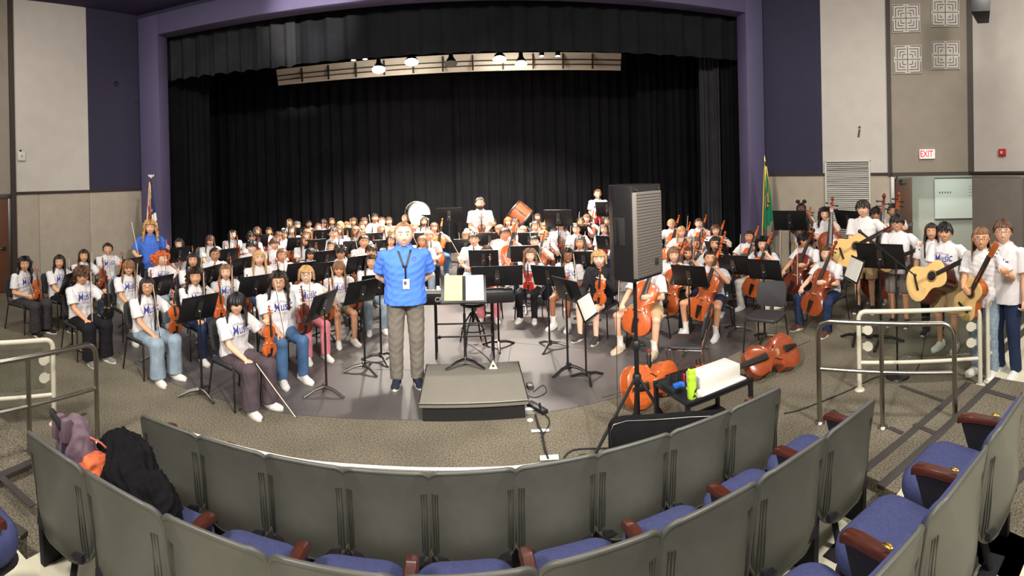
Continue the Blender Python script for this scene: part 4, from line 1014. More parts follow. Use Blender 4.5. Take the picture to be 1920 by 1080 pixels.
def make_fiddle(L, dep, full=True, pin=0, small=False, black=False):
    """L body length. Origin at the lower end of the body, +z along the neck, front to -y."""
    K_ = Kit(); out = violin_outline(); arch = .045 * L; h = dep / 2 + arch
    wood = 'ebony' if black else 'orange_wood'
    b = MB(); bodymesh(b, out, L, dep, arch, 0, 0)
    for sx in (-1, 1):   # sound holes
        pts = []
        for k in range(11):
            t = k / 10; pts.append((sx * (.085 + .02 * math.sin(t * 6.28) + .035 * (1 - t)) * L, -dep / 2 - arch * (.72 + .1 * math.sin(t * 3.14)), (.37 + .19 * t) * L))
        b.tube(pts, [(.004 + .006 * math.sin(3.14 * k / 10)) * L for k in range(11)], 6, 1)
        b.ell(pts[0], (.012 * L, .006 * L, .012 * L), 8, 6, 1); b.ell(pts[-1], (.010 * L, .006 * L, .010 * L), 8, 6, 1)
    K_.part('body', b, [wood, 'ebony'], smooth=50)
    nk = MB(); w = .034 * L
    nk.rings([[(x * w, y * .035 * L - dep * .2 - h * .35, z) for x, y in ((-1, -.6), (1, -.6), (.8, .5), (0, 1), (-.8, .5))] for z in (.97 * L, 1.36 * L)])
    yb = -dep * .2 - h * .35
    nk.rings([[(x * w * s_, y * .04 * L * s_ + yb + o * L, z * L) for x, y in ((-1, -.7), (1, -.7), (1, .7), (-1, .7))] for z, s_, o in ((1.34, 1, 0), (1.45, .85, .01), (1.55, .6, .035), (1.6, .5, .05))])
    for k in range(14):    # scroll
        a = k * .5; r_ = (.055 - .0035 * k) * L
        if k == 0: sp = []
        sp.append((0, yb + .045 * L - r_ * math.cos(a) * .95 + .0 * L, 1.60 * L + r_ * math.sin(a)))
    nk.tube(sp, [(.026 - .0009 * k) * L for k in range(14)], 8)
    K_.part('neck', nk, wood, smooth=50)
    f = MB(); f.rings([[(x * wd * L, y0 - y * .018 * L, z * L) for x, y in ((-1, 0), (-.8, .8), (0, 1.1), (.8, .8), (1, 0))] for z, wd, y0 in ((.66, .058, -h - .03 * L), (1.36, .034, yb - .02 * L))])
    K_.part('fingerboard', f, 'ebony', smooth=40)
    t = MB(); t.rings([[(x * wd * L, -h - hh * L - y * .012 * L, z * L) for x, y in ((-1, 0), (-.7, .9), (.7, .9), (1, 0))] for z, wd, hh in ((.03, .022, .005), (.12, .04, .02), (.30, .06, .035))]); K_.part('tailpiece', t, 'ebony', smooth=40)
    br = MB(); br.prism([(-.06 * L, 0), (.06 * L, 0), (.045 * L, .07 * L), (0, .085 * L), (-.045 * L, .07 * L)], .44 * L, .455 * L, X=Matrix.Translation((0, -h + .012 * L, 0)) @ Matrix(((1, 0, 0, 0), (0, -1, 0, 0), (0, 0, 1, 0), (0, 0, 0, 1)))); K_.part('bridge', br, 'maple', smooth=0)
    if full:
        s_ = MB()
        for k in range(4):
            x = (-.024 + .016 * k) * L; s_.tube([(x * 1.6, -h - .045 * L, .29 * L), (x * 1.4, -h - .075 * L, .447 * L), (x * .8, yb - .045 * L, 1.36 * L)], .0028 * L if L < .5 else .0018 * L, 4)
        K_.part('string_set', s_, 'string_metal')
        for k in range(4):
            sx = -1 if k % 2 else 1; z = (1.41 + .04 * k) * L; p = MB(); p.cyl((sx * .0, yb + .005 * L, z), (sx * .085 * L, yb + .005 * L, z), .009 * L, n=8); p.ell((sx * .10 * L, yb + .005 * L, z), (.022 * L, .008 * L, .02 * L), 8, 6); K_.part('peg', p, 'ebony')
    if not pin and full:
        c = MB(); c.ell((-.12 * L, -h - .02 * L, .07 * L), (.09 * L, .02 * L, .07 * L), 12, 8); K_.part('chin_rest', c, 'ebony')
    if pin:
        c = MB(); c.cyl((0, 0, .02), (0, 0, -pin), .005, .004, 8); K_.part('end_pin', c, 'chrome')
    return K_
VIOLIN = make_fiddle(.36, .034); VIOLIN_S = make_fiddle(.36, .034, full=False); VIOLIN_B = make_fiddle(.38, .036, black=True)
CELLO = make_fiddle(.74, .125, pin=.3); CELLO_S = make_fiddle(.74, .125, full=False, pin=.3); BASS = make_fiddle(1.08, .2, pin=.2)
bk = Kit(); b = MB(); b.tube([(0, 0, 0), (0, .004, .2), (0, .008, .4), (0, .002, .6), (0, -.012, .735)], [.0042, .004, .0036, .003, .0028], 6); b.cyl((0, -.012, .735), (0, -.026, .74), .003, .002, 6); bk.part('stick', b, 'bow_wood')
b = MB(); b.box((0, -.020, .37), (.009, .0018, .71)); bk.part('bow_hair', b, 'bow_hair', smooth=0)
b = MB(); b.box((0, -.011, .03), (.010, .018, .045)); b.cyl((0, 0, -.008), (0, 0, .01), .005, n=8); bk.part('frog', b, 'ebony', bevel=.002)
BOW = bk
def guitar_outline(fat=1.0):
    P = [(0, 0), (.12, .012), (.23, .06), (.31, .14), (.345, .24), (.335, .34), (.29, .43), (.245, .51), (.222, .58), (.225, .65), (.25, .73), (.262, .81), (.25, .89), (.20, .955), (.12, .99), (0, 1.0)]
    P = [(x * fat, y) for x, y in P]
    return P + [(-x, y) for x, y in reversed(P[1:-1])]
def make_guitar(L, dep, fat, neckl, side, top='spruce', hole=.1):
    K_ = Kit(); b = MB(); bodymesh(b, guitar_outline(fat), L, dep, .03 * L, 0, 1, flat=True)
    b.lathe([(.001, 0), (hole * L, 0), (hole * L, .003), (.001, .003)], n=24, m=2, X=Matrix.Translation((0, -dep / 2 - .012 * L, .66 * L)) @ Matrix.Rotation(R(90), 4, 'X'))
    bi = K_.part('body', b, [top, side, 'ebony'], smooth=45)
    r_ = MB(); r_.tube([((hole + .02) * L * math.cos(a), -dep / 2 - .006 * L, .66 * L + (hole + .02) * L * math.sin(a)) for a in [2 * math.pi * k / 24 for k in range(24)]], .008 * L, 6, closed=True); K_.part('rosette', r_, 'bow_wood', bi)
    f = MB(); f.box((0, -dep / 2 - .012, (.66 + hole + .02 + 1) / 2 * L + neckl / 2), (.056, .018, (1 - .68 - hole) * L + neckl)); K_.part('fingerboard', f, 'ebony', bevel=.003)
    n_ = MB(); n_.cyl((0, -dep / 2 + .004, .98 * L), (0, -dep / 2 + .004, L + neckl), .027, .024); n_.box((0, -dep / 2 + .03, .985 * L), (.05, .08, .03)); K_.part('neck', n_, side)
    h = MB(); h.box((0, -dep / 2 + .008, L + neckl + .085), (.072, .018, .18)); hi = K_.part('headstock', h, side, bevel=.005)
    for k in range(6):
        sx = -1 if k % 2 else 1; p = MB(); z = L + neckl + .03 + .045 * (k // 2); p.cyl((sx * .03, -dep / 2 + .01, z), (sx * .055, -dep / 2 + .01, z), .004, n=6); p.ell((sx * .06, -dep / 2 + .01, z), (.008, .006, .010), 8, 6); K_.part('tuning_peg', p, 'chrome', hi)
    g = MB(); g.box((0, -dep / 2 - .014, .26 * L), (.17 * min(fat, 1.2), .014, .03)); K_.part('bridge', g, 'ebony', bevel=.004)
    s_ = MB()
    for k in range(6):
        x = -.02 + .008 * k; s_.tube([(x, -dep / 2 - .022, .26 * L), (x, -dep / 2 - .026, L + neckl)], .0009, 4)
    K_.part('string_set', s_, 'string_metal')
    return K_
M['guitar_side'] = mat('mahogany_side', (96, 34, 24), .3, vary=(8, .2), coat=.5)
M['guitar_amber'] = mat('amber_side', (176, 92, 34), .3, vary=(8, .2), coat=.5)
GUITARRON = make_guitar(.60, .26, 1.12, .26, 'guitar_side'); GUITAR = make_guitar(.50, .10, 1.0, .34, 'guitar_amber'); VIHUELA = make_guitar(.42, .12, 1.0, .28, 'guitar_side')
def matside(v): return v

# ------------------------------------------------------------------ chairs
def shellring(w, h, r, n=5):
    out = []
    for cx, cz, a0 in ((w / 2 - r, h - r, 0), (-(w / 2 - r), h - r, 90), (-(w / 2 - r), r, 180), (w / 2 - r, r, 270)):
        for i in range(n): a = R(a0 + 90 * i / (n - 1)); out.append((cx + r * math.cos(a), cz + r * math.sin(a)))
    return out
def make_chair(simple=False, seatm='chair_plastic', legm='black_metal'):
    """Faces -y; origin on the floor under the seat's middle."""
    K_ = Kit(); parts = []
    s_ = MB(); o = shellring(.45, .43, .07); s_.rings([[(x * .97, y - .20, .425 + .01 * (y > .3)) for x, y in o], [(x, y - .20, .44) for x, y in o], [(x, y - .20, .455) for x, y in o], [(x * .93, y * .93 - .185, .466) for x, y in o]])
    b = MB(); o = shellring(.43, .34, .08)
    def bp(x, z, off): return (x, .225 + (z) * .22 - .9 * x * x + off, .52 + z)
    b.rings([[bp(x, z, .018) for x, z in [(x * .9, z * .9 + .017) for x, z in o]], [bp(x, z, .014) for x, z in o], [bp(x, z, -.008) for x, z in o], [bp(x, z, -.014) for x, z in [(x * .92, z * .92 + .013) for x, z in o]]])
    lg = []
    for sx in (-1, 1):
        l = MB(); l.tube([(sx * .20, -.18, .43), (sx * .215, -.20, .40), (sx * .235, -.235, .0)], .011, 8); lg.append(l)
        l = MB(); l.tube([(sx * .19, .26, .66), (sx * .20, .20, .44), (sx * .225, .27, .0)], .011, 8); lg.append(l)
    fr = MB()
    for y in (-.17, .17): fr.cyl((-.2, y, .42), (.2, y, .42), .010, n=8)
    for sx in (-1, 1): fr.cyl((sx * .2, -.18, .42), (sx * .2, .2, .42), .010, n=8)
    if simple:
        mb = MB()
        for q, m_ in ((s_, 0), (b, 0), (fr, 1), *[(l, 1) for l in lg]):
            V = np.concatenate(q.v); mb.add(V, q.f, m_)
        K_.part('chair', mb, [seatm, legm], smooth=50)
    else:
        K_.part('seat', s_, seatm, smooth=60); K_.part('backrest', b, seatm, smooth=60); K_.part('frame', fr, legm)
        for l in lg: K_.part('leg', l, legm)
    return K_
CHAIR, CHAIR_S, CHAIR_C = make_chair(), make_chair(True), make_chair(legm='chrome')
def place_one(kit, name, X, label, cat, group=None):
    o = bpy.data.objects.new(name, kit.p[0][1]); COL.objects.link(o); o.matrix_world = X
    o['label'] = label; o['category'] = cat
    if group: o['group'] = group
    return o
# ------------------------------------------------------------------ people
def head_mesh(mb, X, smile=True, wide=1.0, nu=64, nv=52):
    V = []; Fm = []; Fc = []
    for j in range(1, nv):
        t = math.pi * j / nv
        for i in range(nu):
            a = 2 * math.pi * i / nu
            a = a - .42 * math.sin(a) * .55     # denser at the front (a = 0 is the face)
            x, y, z = math.sin(t) * math.sin(a), -math.sin(t) * math.cos(a), math.cos(t)
            rd = 1 + .16 * z * (1 - z) if z > 0 else 1
            X_, Y_, Z_ = x * .079 * wide * rd, y * (.092 if y < 0 else .096) * rd, z * (.114 if z > 0 else .116)
            if z < 0:
                X_ *= 1 - .26 * (-z) ** 1.3
                if y > 0: Y_ *= 1 - .40 * (-z) ** .9
                else: Y_ *= 1 + .05 * (-z)
            V.append([X_, Y_, Z_])
    V.append([0, 0, .114]); V.append([0, -.02, -.112])
    V = np.array(V); x, y, z = V[:, 0], V[:, 1], V[:, 2]; front = (y < -.01)
    def g(cx, cz, sx, sz): return np.exp(-((x - cx) / sx) ** 2 - ((z - cz) / sz) ** 2) * front
    d = np.zeros(len(V))
    for s_ in (-1, 1):
        d -= .009 * g(s_ * .032, .012, .017, .012); d += .004 * g(s_ * .036, -.03, .02, .02); d += .0035 * g(s_ * .03, .036, .022, .008)
        d += .0055 * g(s_ * .013, -.036, .008, .007)
    for zz, am, w_ in ((.012, .006, .010), (-.004, .010, .010), (-.018, .016, .011), (-.029, .021, .012)): d += am * g(0, zz, w_, .010)
    d += .005 * g(0, -.055, .022, .006) + .006 * g(0, -.068, .019, .006) - .003 * g(0, -.0615, .026, .0022) - .0015 * g(0, -.082, .03, .006) + .007 * g(0, -.100, .022, .014)
    V[:, 1] -= d
    for j in range(nv - 2):
        for i in range(nu):
            i2 = (i + 1) % nu; f = (j * nu + i, (j + 1) * nu + i, (j + 1) * nu + i2, j * nu + i2); c = V[list(f)].mean(0); m = 0
            if c[1] < -.03:
                zc = c[2] + .0625 - 6 * c[0] ** 2
                if abs(c[0]) < .025 and abs(zc) < .0085 * (1.05 - (c[0] / .028) ** 2): m = 1
                if smile and abs(c[0]) < .018 and abs(zc) < .0030: m = 3
                if .013 < abs(c[0]) < .047 and abs(c[2] - (.0325 + .004 * math.cos(abs(c[0]) * 60 - 1.6))) < .0032: m = 2
            Fc.append(f); Fm.append(m)
    T = (nv - 1) * nu
    for i in range(nu):
        i2 = (i + 1) % nu; Fc += [(T, i, i2), (T + 1, (nv - 2) * nu + i2, (nv - 2) * nu + i)]; Fm += [0, 0]
    k0 = len(mb.m); mb.add(V, [f[::-1] for f in Fc], 0, X); mb.m[k0:] = Fm
    for s_ in (-1, 1):
        mb.ell((s_ * .032, -.0795, .012), (.0115, .0080, .0066), 14, 10, 4, X); mb.ell((s_ * .032, -.0850, .012), (.0056, .0042, .0058), 12, 8, 5, X)
        mb.ell((s_ * .080 * wide, .008, -.002), (.011, .019, .031), 12, 10, 0, X, rot=Matrix.Rotation(R(s_ * 18), 4, 'Z'))

def hand_solid(curl, voxel):
    mb = MB()
    mb.ell((0, 0, .045), (.040, .016, .050), 16, 10); mb.ell((.0, .0, .012), (.028, .018, .03), 12, 8)
    for k, (x, L) in enumerate(((.029, .070), (.010, .078), (-.010, .073), (-.029, .058))):
        p = Vector((x, 0, .082 - .004 * abs(k - 1))); a = 0; pts = [p - Vector((x * .2, 0, .02)), p]; rr = [.0095, .009]
        for seg, (fr, c) in enumerate(((.45, .40), (.32, .42), (.23, .25))):
            a += R(curl) * c * (1 + .08 * k); p = p + Vector((x * .05, -math.sin(a), math.cos(a))) * L * fr; pts.append(p); rr.append((.0088, .0080, .0066)[seg])
        mb.tube(pts, rr, 8); mb.ell(pts[-1], (.0066,) * 3, 8, 6)
    tp = [Vector((.022, -.004, .022)), Vector((.046, -.014, .045)), Vector((.054, -.026 - curl * .0001, .070)), Vector((.050, -.040 - curl * .00012, .088))]
    mb.tube(tp, [.013, .0115, .0098, .008], 8); mb.ell(tp[-1], (.008,) * 3, 8, 6)
    return solid(mb, voxel, 1)
HANDS = {}
def hand(mb, W, d, palm, kind, side, fine):
    """Hand at wrist W pointing along d, palm facing 'palm'; side +1 is the person's left."""
    key = (kind, fine)
    if key not in HANDS: HANDS[key] = hand_solid({'grip': 190, 'curl': 95, 'flat': 35}[kind], .0042 if fine else .0075)
    V, Fc = HANDS[key]
    z = Vector(d).normalized(); y = -Vector(palm); y = (y - z * y.dot(z)).normalized(); x = y.cross(z)
    m = Matrix((x, y, z)).transposed().to_4x4(); m.translation = Vector(W) - z * .012
    flip = side < 0
    # thumb side: +x of the template; choose the mirror so that the thumb points inward or up
    if flip: V = V * np.array([-1, 1, 1]); Fc = [f[::-1] for f in Fc]
    mb.add(V, Fc, 0, m)

def ik(S, W, l1, l2, pole):
    S, W = Vector(S), Vector(W); d = W - S; L = min(d.length, (l1 + l2) * .999); dn = d.normalized(); W = S + dn * L
    a = (l1 * l1 - l2 * l2 + L * L) / (2 * L); h = math.sqrt(max(l1 * l1 - a * a, 0)); p = Vector(pole); p = (p - dn * p.dot(dn)).normalized()
    return S + dn * a + p * h, W

SIT = dict(hip=(.095, .04, .515), knee=(.125, -.37, .50), ankle=(.12, -.37, .085), pel=(0, .05, .55), waist=(0, .06, .68), chest=(0, .045, .88), sh=(.172, .045, .985), nb=(0, .04, 1.045), head=(0, -.005, 1.175))
STD = dict(hip=(.095, .0, .90), knee=(.105, -.01, .49), ankle=(.105, .03, .085), pel=(0, .0, .93), waist=(0, .0, 1.06), chest=(0, .0, 1.26), sh=(.182, .01, 1.395), nb=(0, .01, 1.455), head=(0, -.03, 1.588))
# hands: (left wrist, right wrist, left kind, right kind, left dir, right dir, left palm, right palm)
ARMS = {
 'up':     ((.20, -.27, .93), (-.12, -.30, .60), 'grip', 'grip', (-.25, -.25, .9), (.3, -.8, -.2), (-.9, -.2, -.2), (0, -.1, -1)),
 'lap':    ((.13, -.22, .66), (-.13, -.22, .66), 'curl', 'curl', (-.5, -.6, -.3), (.5, -.6, -.3), (-.8, 0, -.2), (.8, 0, -.2)),
 'rest':   ((.11, -.27, .595), (-.11, -.27, .595), 'flat', 'flat', (-.3, -.9, -.05), (.3, -.9, -.05), (0, 0, -1), (0, 0, -1)),
 'cello':  ((.17, -.17, 1.03), (-.20, -.34, .72), 'grip', 'grip', (-.55, -.45, .6), (.5, -.6, -.4), (-.3, .9, .0), (.4, .2, -.9)),
 'cellolow': ((.15, -.30, .80), (-.20, -.36, .66), 'curl', 'grip', (-.6, -.5, -.1), (.4, -.7, -.4), (-.5, .7, 0), (.4, .2, -.9)),
 'back':   ((.07, .17, .99), (-.07, .17, .99), 'curl', 'curl', (-.9, .1, -.3), (.9, .1, -.3), (0, 1, 0), (0, 1, 0)),
 'side':   ((.25, -.02, .86), (-.25, -.02, .86), 'curl', 'curl', (0, -.1, -1), (0, -.1, -1), (-1, 0, 0), (1, 0, 0)),
 'front':  ((.10, -.22, 1.00), (-.10, -.22, 1.00), 'curl', 'curl', (-.7, -.4, 0), (.7, -.4, 0), (-.3, .8, 0), (.3, .8, 0)),
 'guitar': ((.42, -.27, 1.27), (-.06, -.30, 1.08), 'grip', 'curl', (.1, -.5, .8), (.7, -.3, -.35), (-.5, .5, .3), (.2, .95, 0)),
 'bass':   ((.16, -.24, 1.50), (-.05, -.30, 1.10), 'grip', 'curl', (-.6, -.5, .4), (.5, -.5, -.5), (-.3, .9, 0), (.2, .9, 0)),
 'fiddle': ((.28, -.24, 1.20), (-.24, -.18, 1.05), 'grip', 'grip', (-.1, -.4, .9), (.1, -.6, .6), (-.9, -.2, 0), (.5, 0, -.6)),
}
def limb(mb, pts, rads, n=12, caps=True):
    mb.tube(pts, rads, n)
    if caps:
        for p, r_ in zip(pts, rads): mb.ell(p, (r_,) * 3, 12, 8)

def joints(J, arms, sit, turn=0, spread=0, build=1.0):
    sx = {}
    aw = ARMS[arms]
    for s_, W in ((1, aw[0]), (-1, aw[1])):
        S = Vector((J['sh'][0] * s_ * (1 + (build - 1) * .8), J['sh'][1], J['sh'][2]))
        pole = (s_ * .5, .5, -1) if arms not in ('back', 'cello') else ((s_ * 1, .12, -.15) if arms == 'back' else (s_ * .9, .1, -1))
        E, Wn = ik(S, W, .295, .245, pole); sx[s_] = (S, E, Wn)
    leg = {}
    for s_ in (1, -1):
        h, k, a = Vector(J['hip']), Vector(J['knee']), Vector(J['ankle'])
        h.x *= s_; k.x = (k.x + spread) * s_; a.x = (a.x + spread * .8) * s_
        leg[s_] = (h, k, a)
    return sx, leg

BODY, SHIRT, LEGS = {}, {}, {}
def build_body(posk, arms, yaw, tilt, smile, fine, spread=0, build=1.0, ankle=None):
    J = SIT if posk == 'sit' else STD; sx, leg = joints(J, arms, posk == 'sit', spread=spread, build=build); vox = .009 if fine else .014
    mb = MB(); T = lambda p: Vector(p)
    mb.tube([J['pel'], J['waist'], J['chest'], (0, J['nb'][1], J['nb'][2] - .03)], [.11, .095, .11, .06], 16)
    mb.ell(J['chest'], (.14 * build, .085, .13), 18, 12); mb.ell(J['pel'], (.13 * build, .095, .10), 18, 12)
    hd = Vector(J['head']); HS = 1.09; limb(mb, [Vector(J['nb']) - Vector((0, 0, .03)), (Vector(J['nb']) + hd) / 2 - Vector((0, 0, .02)), hd - Vector((0, -.015, .06))], [.060, .050, .052])
    for s_ in (1, -1):
        S, E, W = sx[s_]; S = S + Vector((-s_ * .015, 0, -.03)); limb(mb, [S, (S + E) / 2, E], [.034, .040, .037]); limb(mb, [E, E.lerp(W, .35), W], [.037, .038, .025])
        h, k, a = leg[s_]; limb(mb, [h, h.lerp(k, .5), k], [.080, .072, .055]); limb(mb, [k, k.lerp(a, .3), a], [.048, .047, .031])
        mb.tube([a + Vector((0, .02, -.04)), a + Vector((0, -.09, -.05))], [.024, .02], 10)
    V, Fc = solid(mb, vox, 2); out = MB(); out.add(V, Fc, 0)
    aw = ARMS[arms]
    for s_, i in ((1, 0), (-1, 1)): hand(out, sx[s_][2], aw[4 + i], aw[6 + i], aw[2 + i], s_, fine)
    HX = Matrix.Translation(hd) @ Matrix.Rotation(yaw, 4, 'Z') @ Matrix.Rotation(tilt, 4, 'Y') @ Matrix.Scale(HS, 4)
    head_mesh(out, HX, smile, 1.0 if build < 1.15 else 1.08, *((64, 52) if fine else (40, 34)))
    me = out.mesh('person', ['skin', 'lip', 'brow', 'tooth', 'eye_white', 'iris'], smooth=70)
    return me, HX, sx, leg, J
def body(posk, arms, yaw, tilt, smile, fine, spread=0, build=1.0):
    yaw = round(yaw / .26) * .26 if not fine else yaw
    key = (posk, arms, round(yaw, 2), round(tilt, 2), smile, fine, round(spread, 2), round(build, 2))
    if key not in BODY: BODY[key] = build_body(posk, arms, yaw, tilt, smile, fine, spread, build)
    return BODY[key]
def shirt(posk, arms, fine, build=1.0, long_=False, collar=False, seed=0, tuck=0):
    key = (posk, arms, fine, round(build, 2), long_, seed if fine else 0)
    if key in SHIRT: return SHIRT[key]
    J = SIT if posk == 'sit' else STD; sx, leg = joints(J, arms, posk == 'sit', build=build); vox = .010 if fine else .016
    mb = MB(); z0 = J['pel'][2] - (.05 if posk == 'sit' else .11) + tuck; y0 = J['pel'][1]; n = 24
    def ring(z, a, b, y): return [(a * 1.07 * build * math.copysign(abs(math.cos(t)) ** .85, math.cos(t)), y + b * (1 + (build - 1) * 1.3) * math.sin(t), z) for t in [2 * math.pi * k / n for k in range(n)]]
    c, w, nb, sh = J['chest'], J['waist'], J['nb'], J['sh']
    mb.rings([ring(z0, .172, .128, y0 - (.012 if posk == 'sit' else 0)), ring((z0 + w[2]) / 2, .170, .125, (y0 + w[1]) / 2), ring(w[2], .160, .118, w[1]), ring(c[2] - .04, .172, .122, c[1]), ring(c[2] + .05, .176, .112, c[1]),
              ring(sh[2] - .012, .172, .092, sh[1]), ring(sh[2] + .028, .128, .075, sh[1]), ring(sh[2] + .047, .085, .066, sh[1]), ring(nb[2] + .012, .068, .060, nb[1]), ring(nb[2] + .02, .064, .057, nb[1])])
    for s_ in (1, -1):
        S, E, W = sx[s_]; e_ = .74 if not long_ else 1
        O_ = Vector((0, 0, -.012)); S, E = S + O_, E + O_
        mb.tube([S - Vector((s_ * .06, 0, .01)), S + Vector((0, 0, -.012)), S.lerp(E, .35), S.lerp(E, e_)], [.05, .064, .070, .078 if not long_ else .060], 18)
        mb.ell(S + Vector((-s_ * .008, 0, -.004)), (.069, .067, .057), 14, 10)
        if long_: mb.ell(E, (.055,) * 3, 12, 8); mb.tube([E, E.lerp(W, .93)], [.055, .042], 14)
    V, Fc = solid(mb, vox, 2); V = wrinkle(V, Fc, .0065 if fine else .005, 27, seed, (1, 1, .6))
    q = MB(); q.add(V, Fc); me = q.mesh('shirt', ['cloth'], smooth=75)
    from mathutils.bvhtree import BVHTree
    bv = BVHTree.FromPolygons([Vector(v) for v in V], Fc) if fine else None
    SHIRT[key] = (me, bv); return SHIRT[key]
def trousers(posk, kind, fine, spread=0, build=1.0, seed=0):
    key = (posk, kind, fine, round(spread, 2), round(build, 2), seed if fine else 0)
    if key in LEGS: return LEGS[key]
    J = SIT if posk == 'sit' else STD; sx, leg = joints(J, 'rest' if posk == 'sit' else 'side', True, spread=spread); vox = .010 if fine else .016
    mb = MB(); mb.ell((0, J['pel'][1] + .0, J['pel'][2] - .005), (.150 * build, .118 * build, .095), 20, 12)
    if posk != 'sit': mb.rings([[(.140 * build * math.cos(t), .105 * build * math.sin(t), z) for t in [2 * math.pi * k / 20 for k in range(20)]] for z in (.93, 1.0)])
    wide = {'jeans': .066, 'slim': .059, 'wide': .088, 'slacks': .075}.get(kind, .07)
    for s_ in (1, -1):
        h, k, a = leg[s_]
        if kind in ('shorts', 'long_shorts'):
            e_ = .62 if kind == 'shorts' else .93; mb.tube([h, h.lerp(k, .4), h.lerp(k, e_)], [.105, .100, .092], 18); mb.ell(h, (.105, .1, .1), 14, 10)
        else:
            th = .098 if kind != 'slim' else .088
            mb.tube([h, h.lerp(k, .5), k], [th, th * .92, wide + .006], 18); mb.ell(h, (th,) * 3, 14, 10); mb.ell(k, (wide + .008,) * 3, 14, 10)
            mb.tube([k, k.lerp(a, .35), a - Vector((0, 0, .015))], [wide + .006, wide, wide * (1.12 if kind == 'wide' else .92)], 18)
    V, Fc = solid(mb, vox, 2); V = wrinkle(V, Fc, .0045 if fine else .0035, 30, seed, (1, 1, .35))
    q = MB(); q.add(V, Fc); LEGS[key] = q.mesh('trousers', ['denim'], smooth=75); return LEGS[key]
# shoes share one mesh
s_ = MB()
def shoe_ring(y, w, h, z0=0): return [(w * math.cos(t) * (1 if math.sin(t) > 0 else 1.02), y, z0 + (h * max(math.sin(t), 0) ** .8 if math.sin(t) > 0 else 0)) for t in [2 * math.pi * k / 16 for k in range(16)]]
s_.rings([shoe_ring(y, w, h, .022) for y, w, h in ((.078, .012, .03), (.070, .036, .085), (.03, .042, .092), (-.03, .043, .085), (-.08, .042, .055), (-.13, .046, .043), (-.165, .038, .032), (-.185, .014, .02))], 0)
s_.rings([[(x, y, 0) for x, y in o_] for o_ in [[(w * math.cos(t), -.055 + .133 * math.sin(t)) for t, w in [(2 * math.pi * k / 20, .044 - .006 * math.sin(2 * math.pi * k / 20)) for k in range(20)]]]] + [[(x, y, .03) for x, y in [(w * math.cos(t), -.055 + .135 * math.sin(t)) for t, w in [(2 * math.pi * k / 20, .045 - .006 * math.sin(2 * math.pi * k / 20)) for k in range(20)]]]], 1)
SHOE = s_.mesh('shoe', ['cloth', 'shoe_sole'], smooth=60)
s_ = MB(); s_.tube([(0, .005, .0), (0, .0, .10), (0, 0, .16)], [.042, .040, .046], 14); SOCK = s_.mesh('sock', ['cloth'])

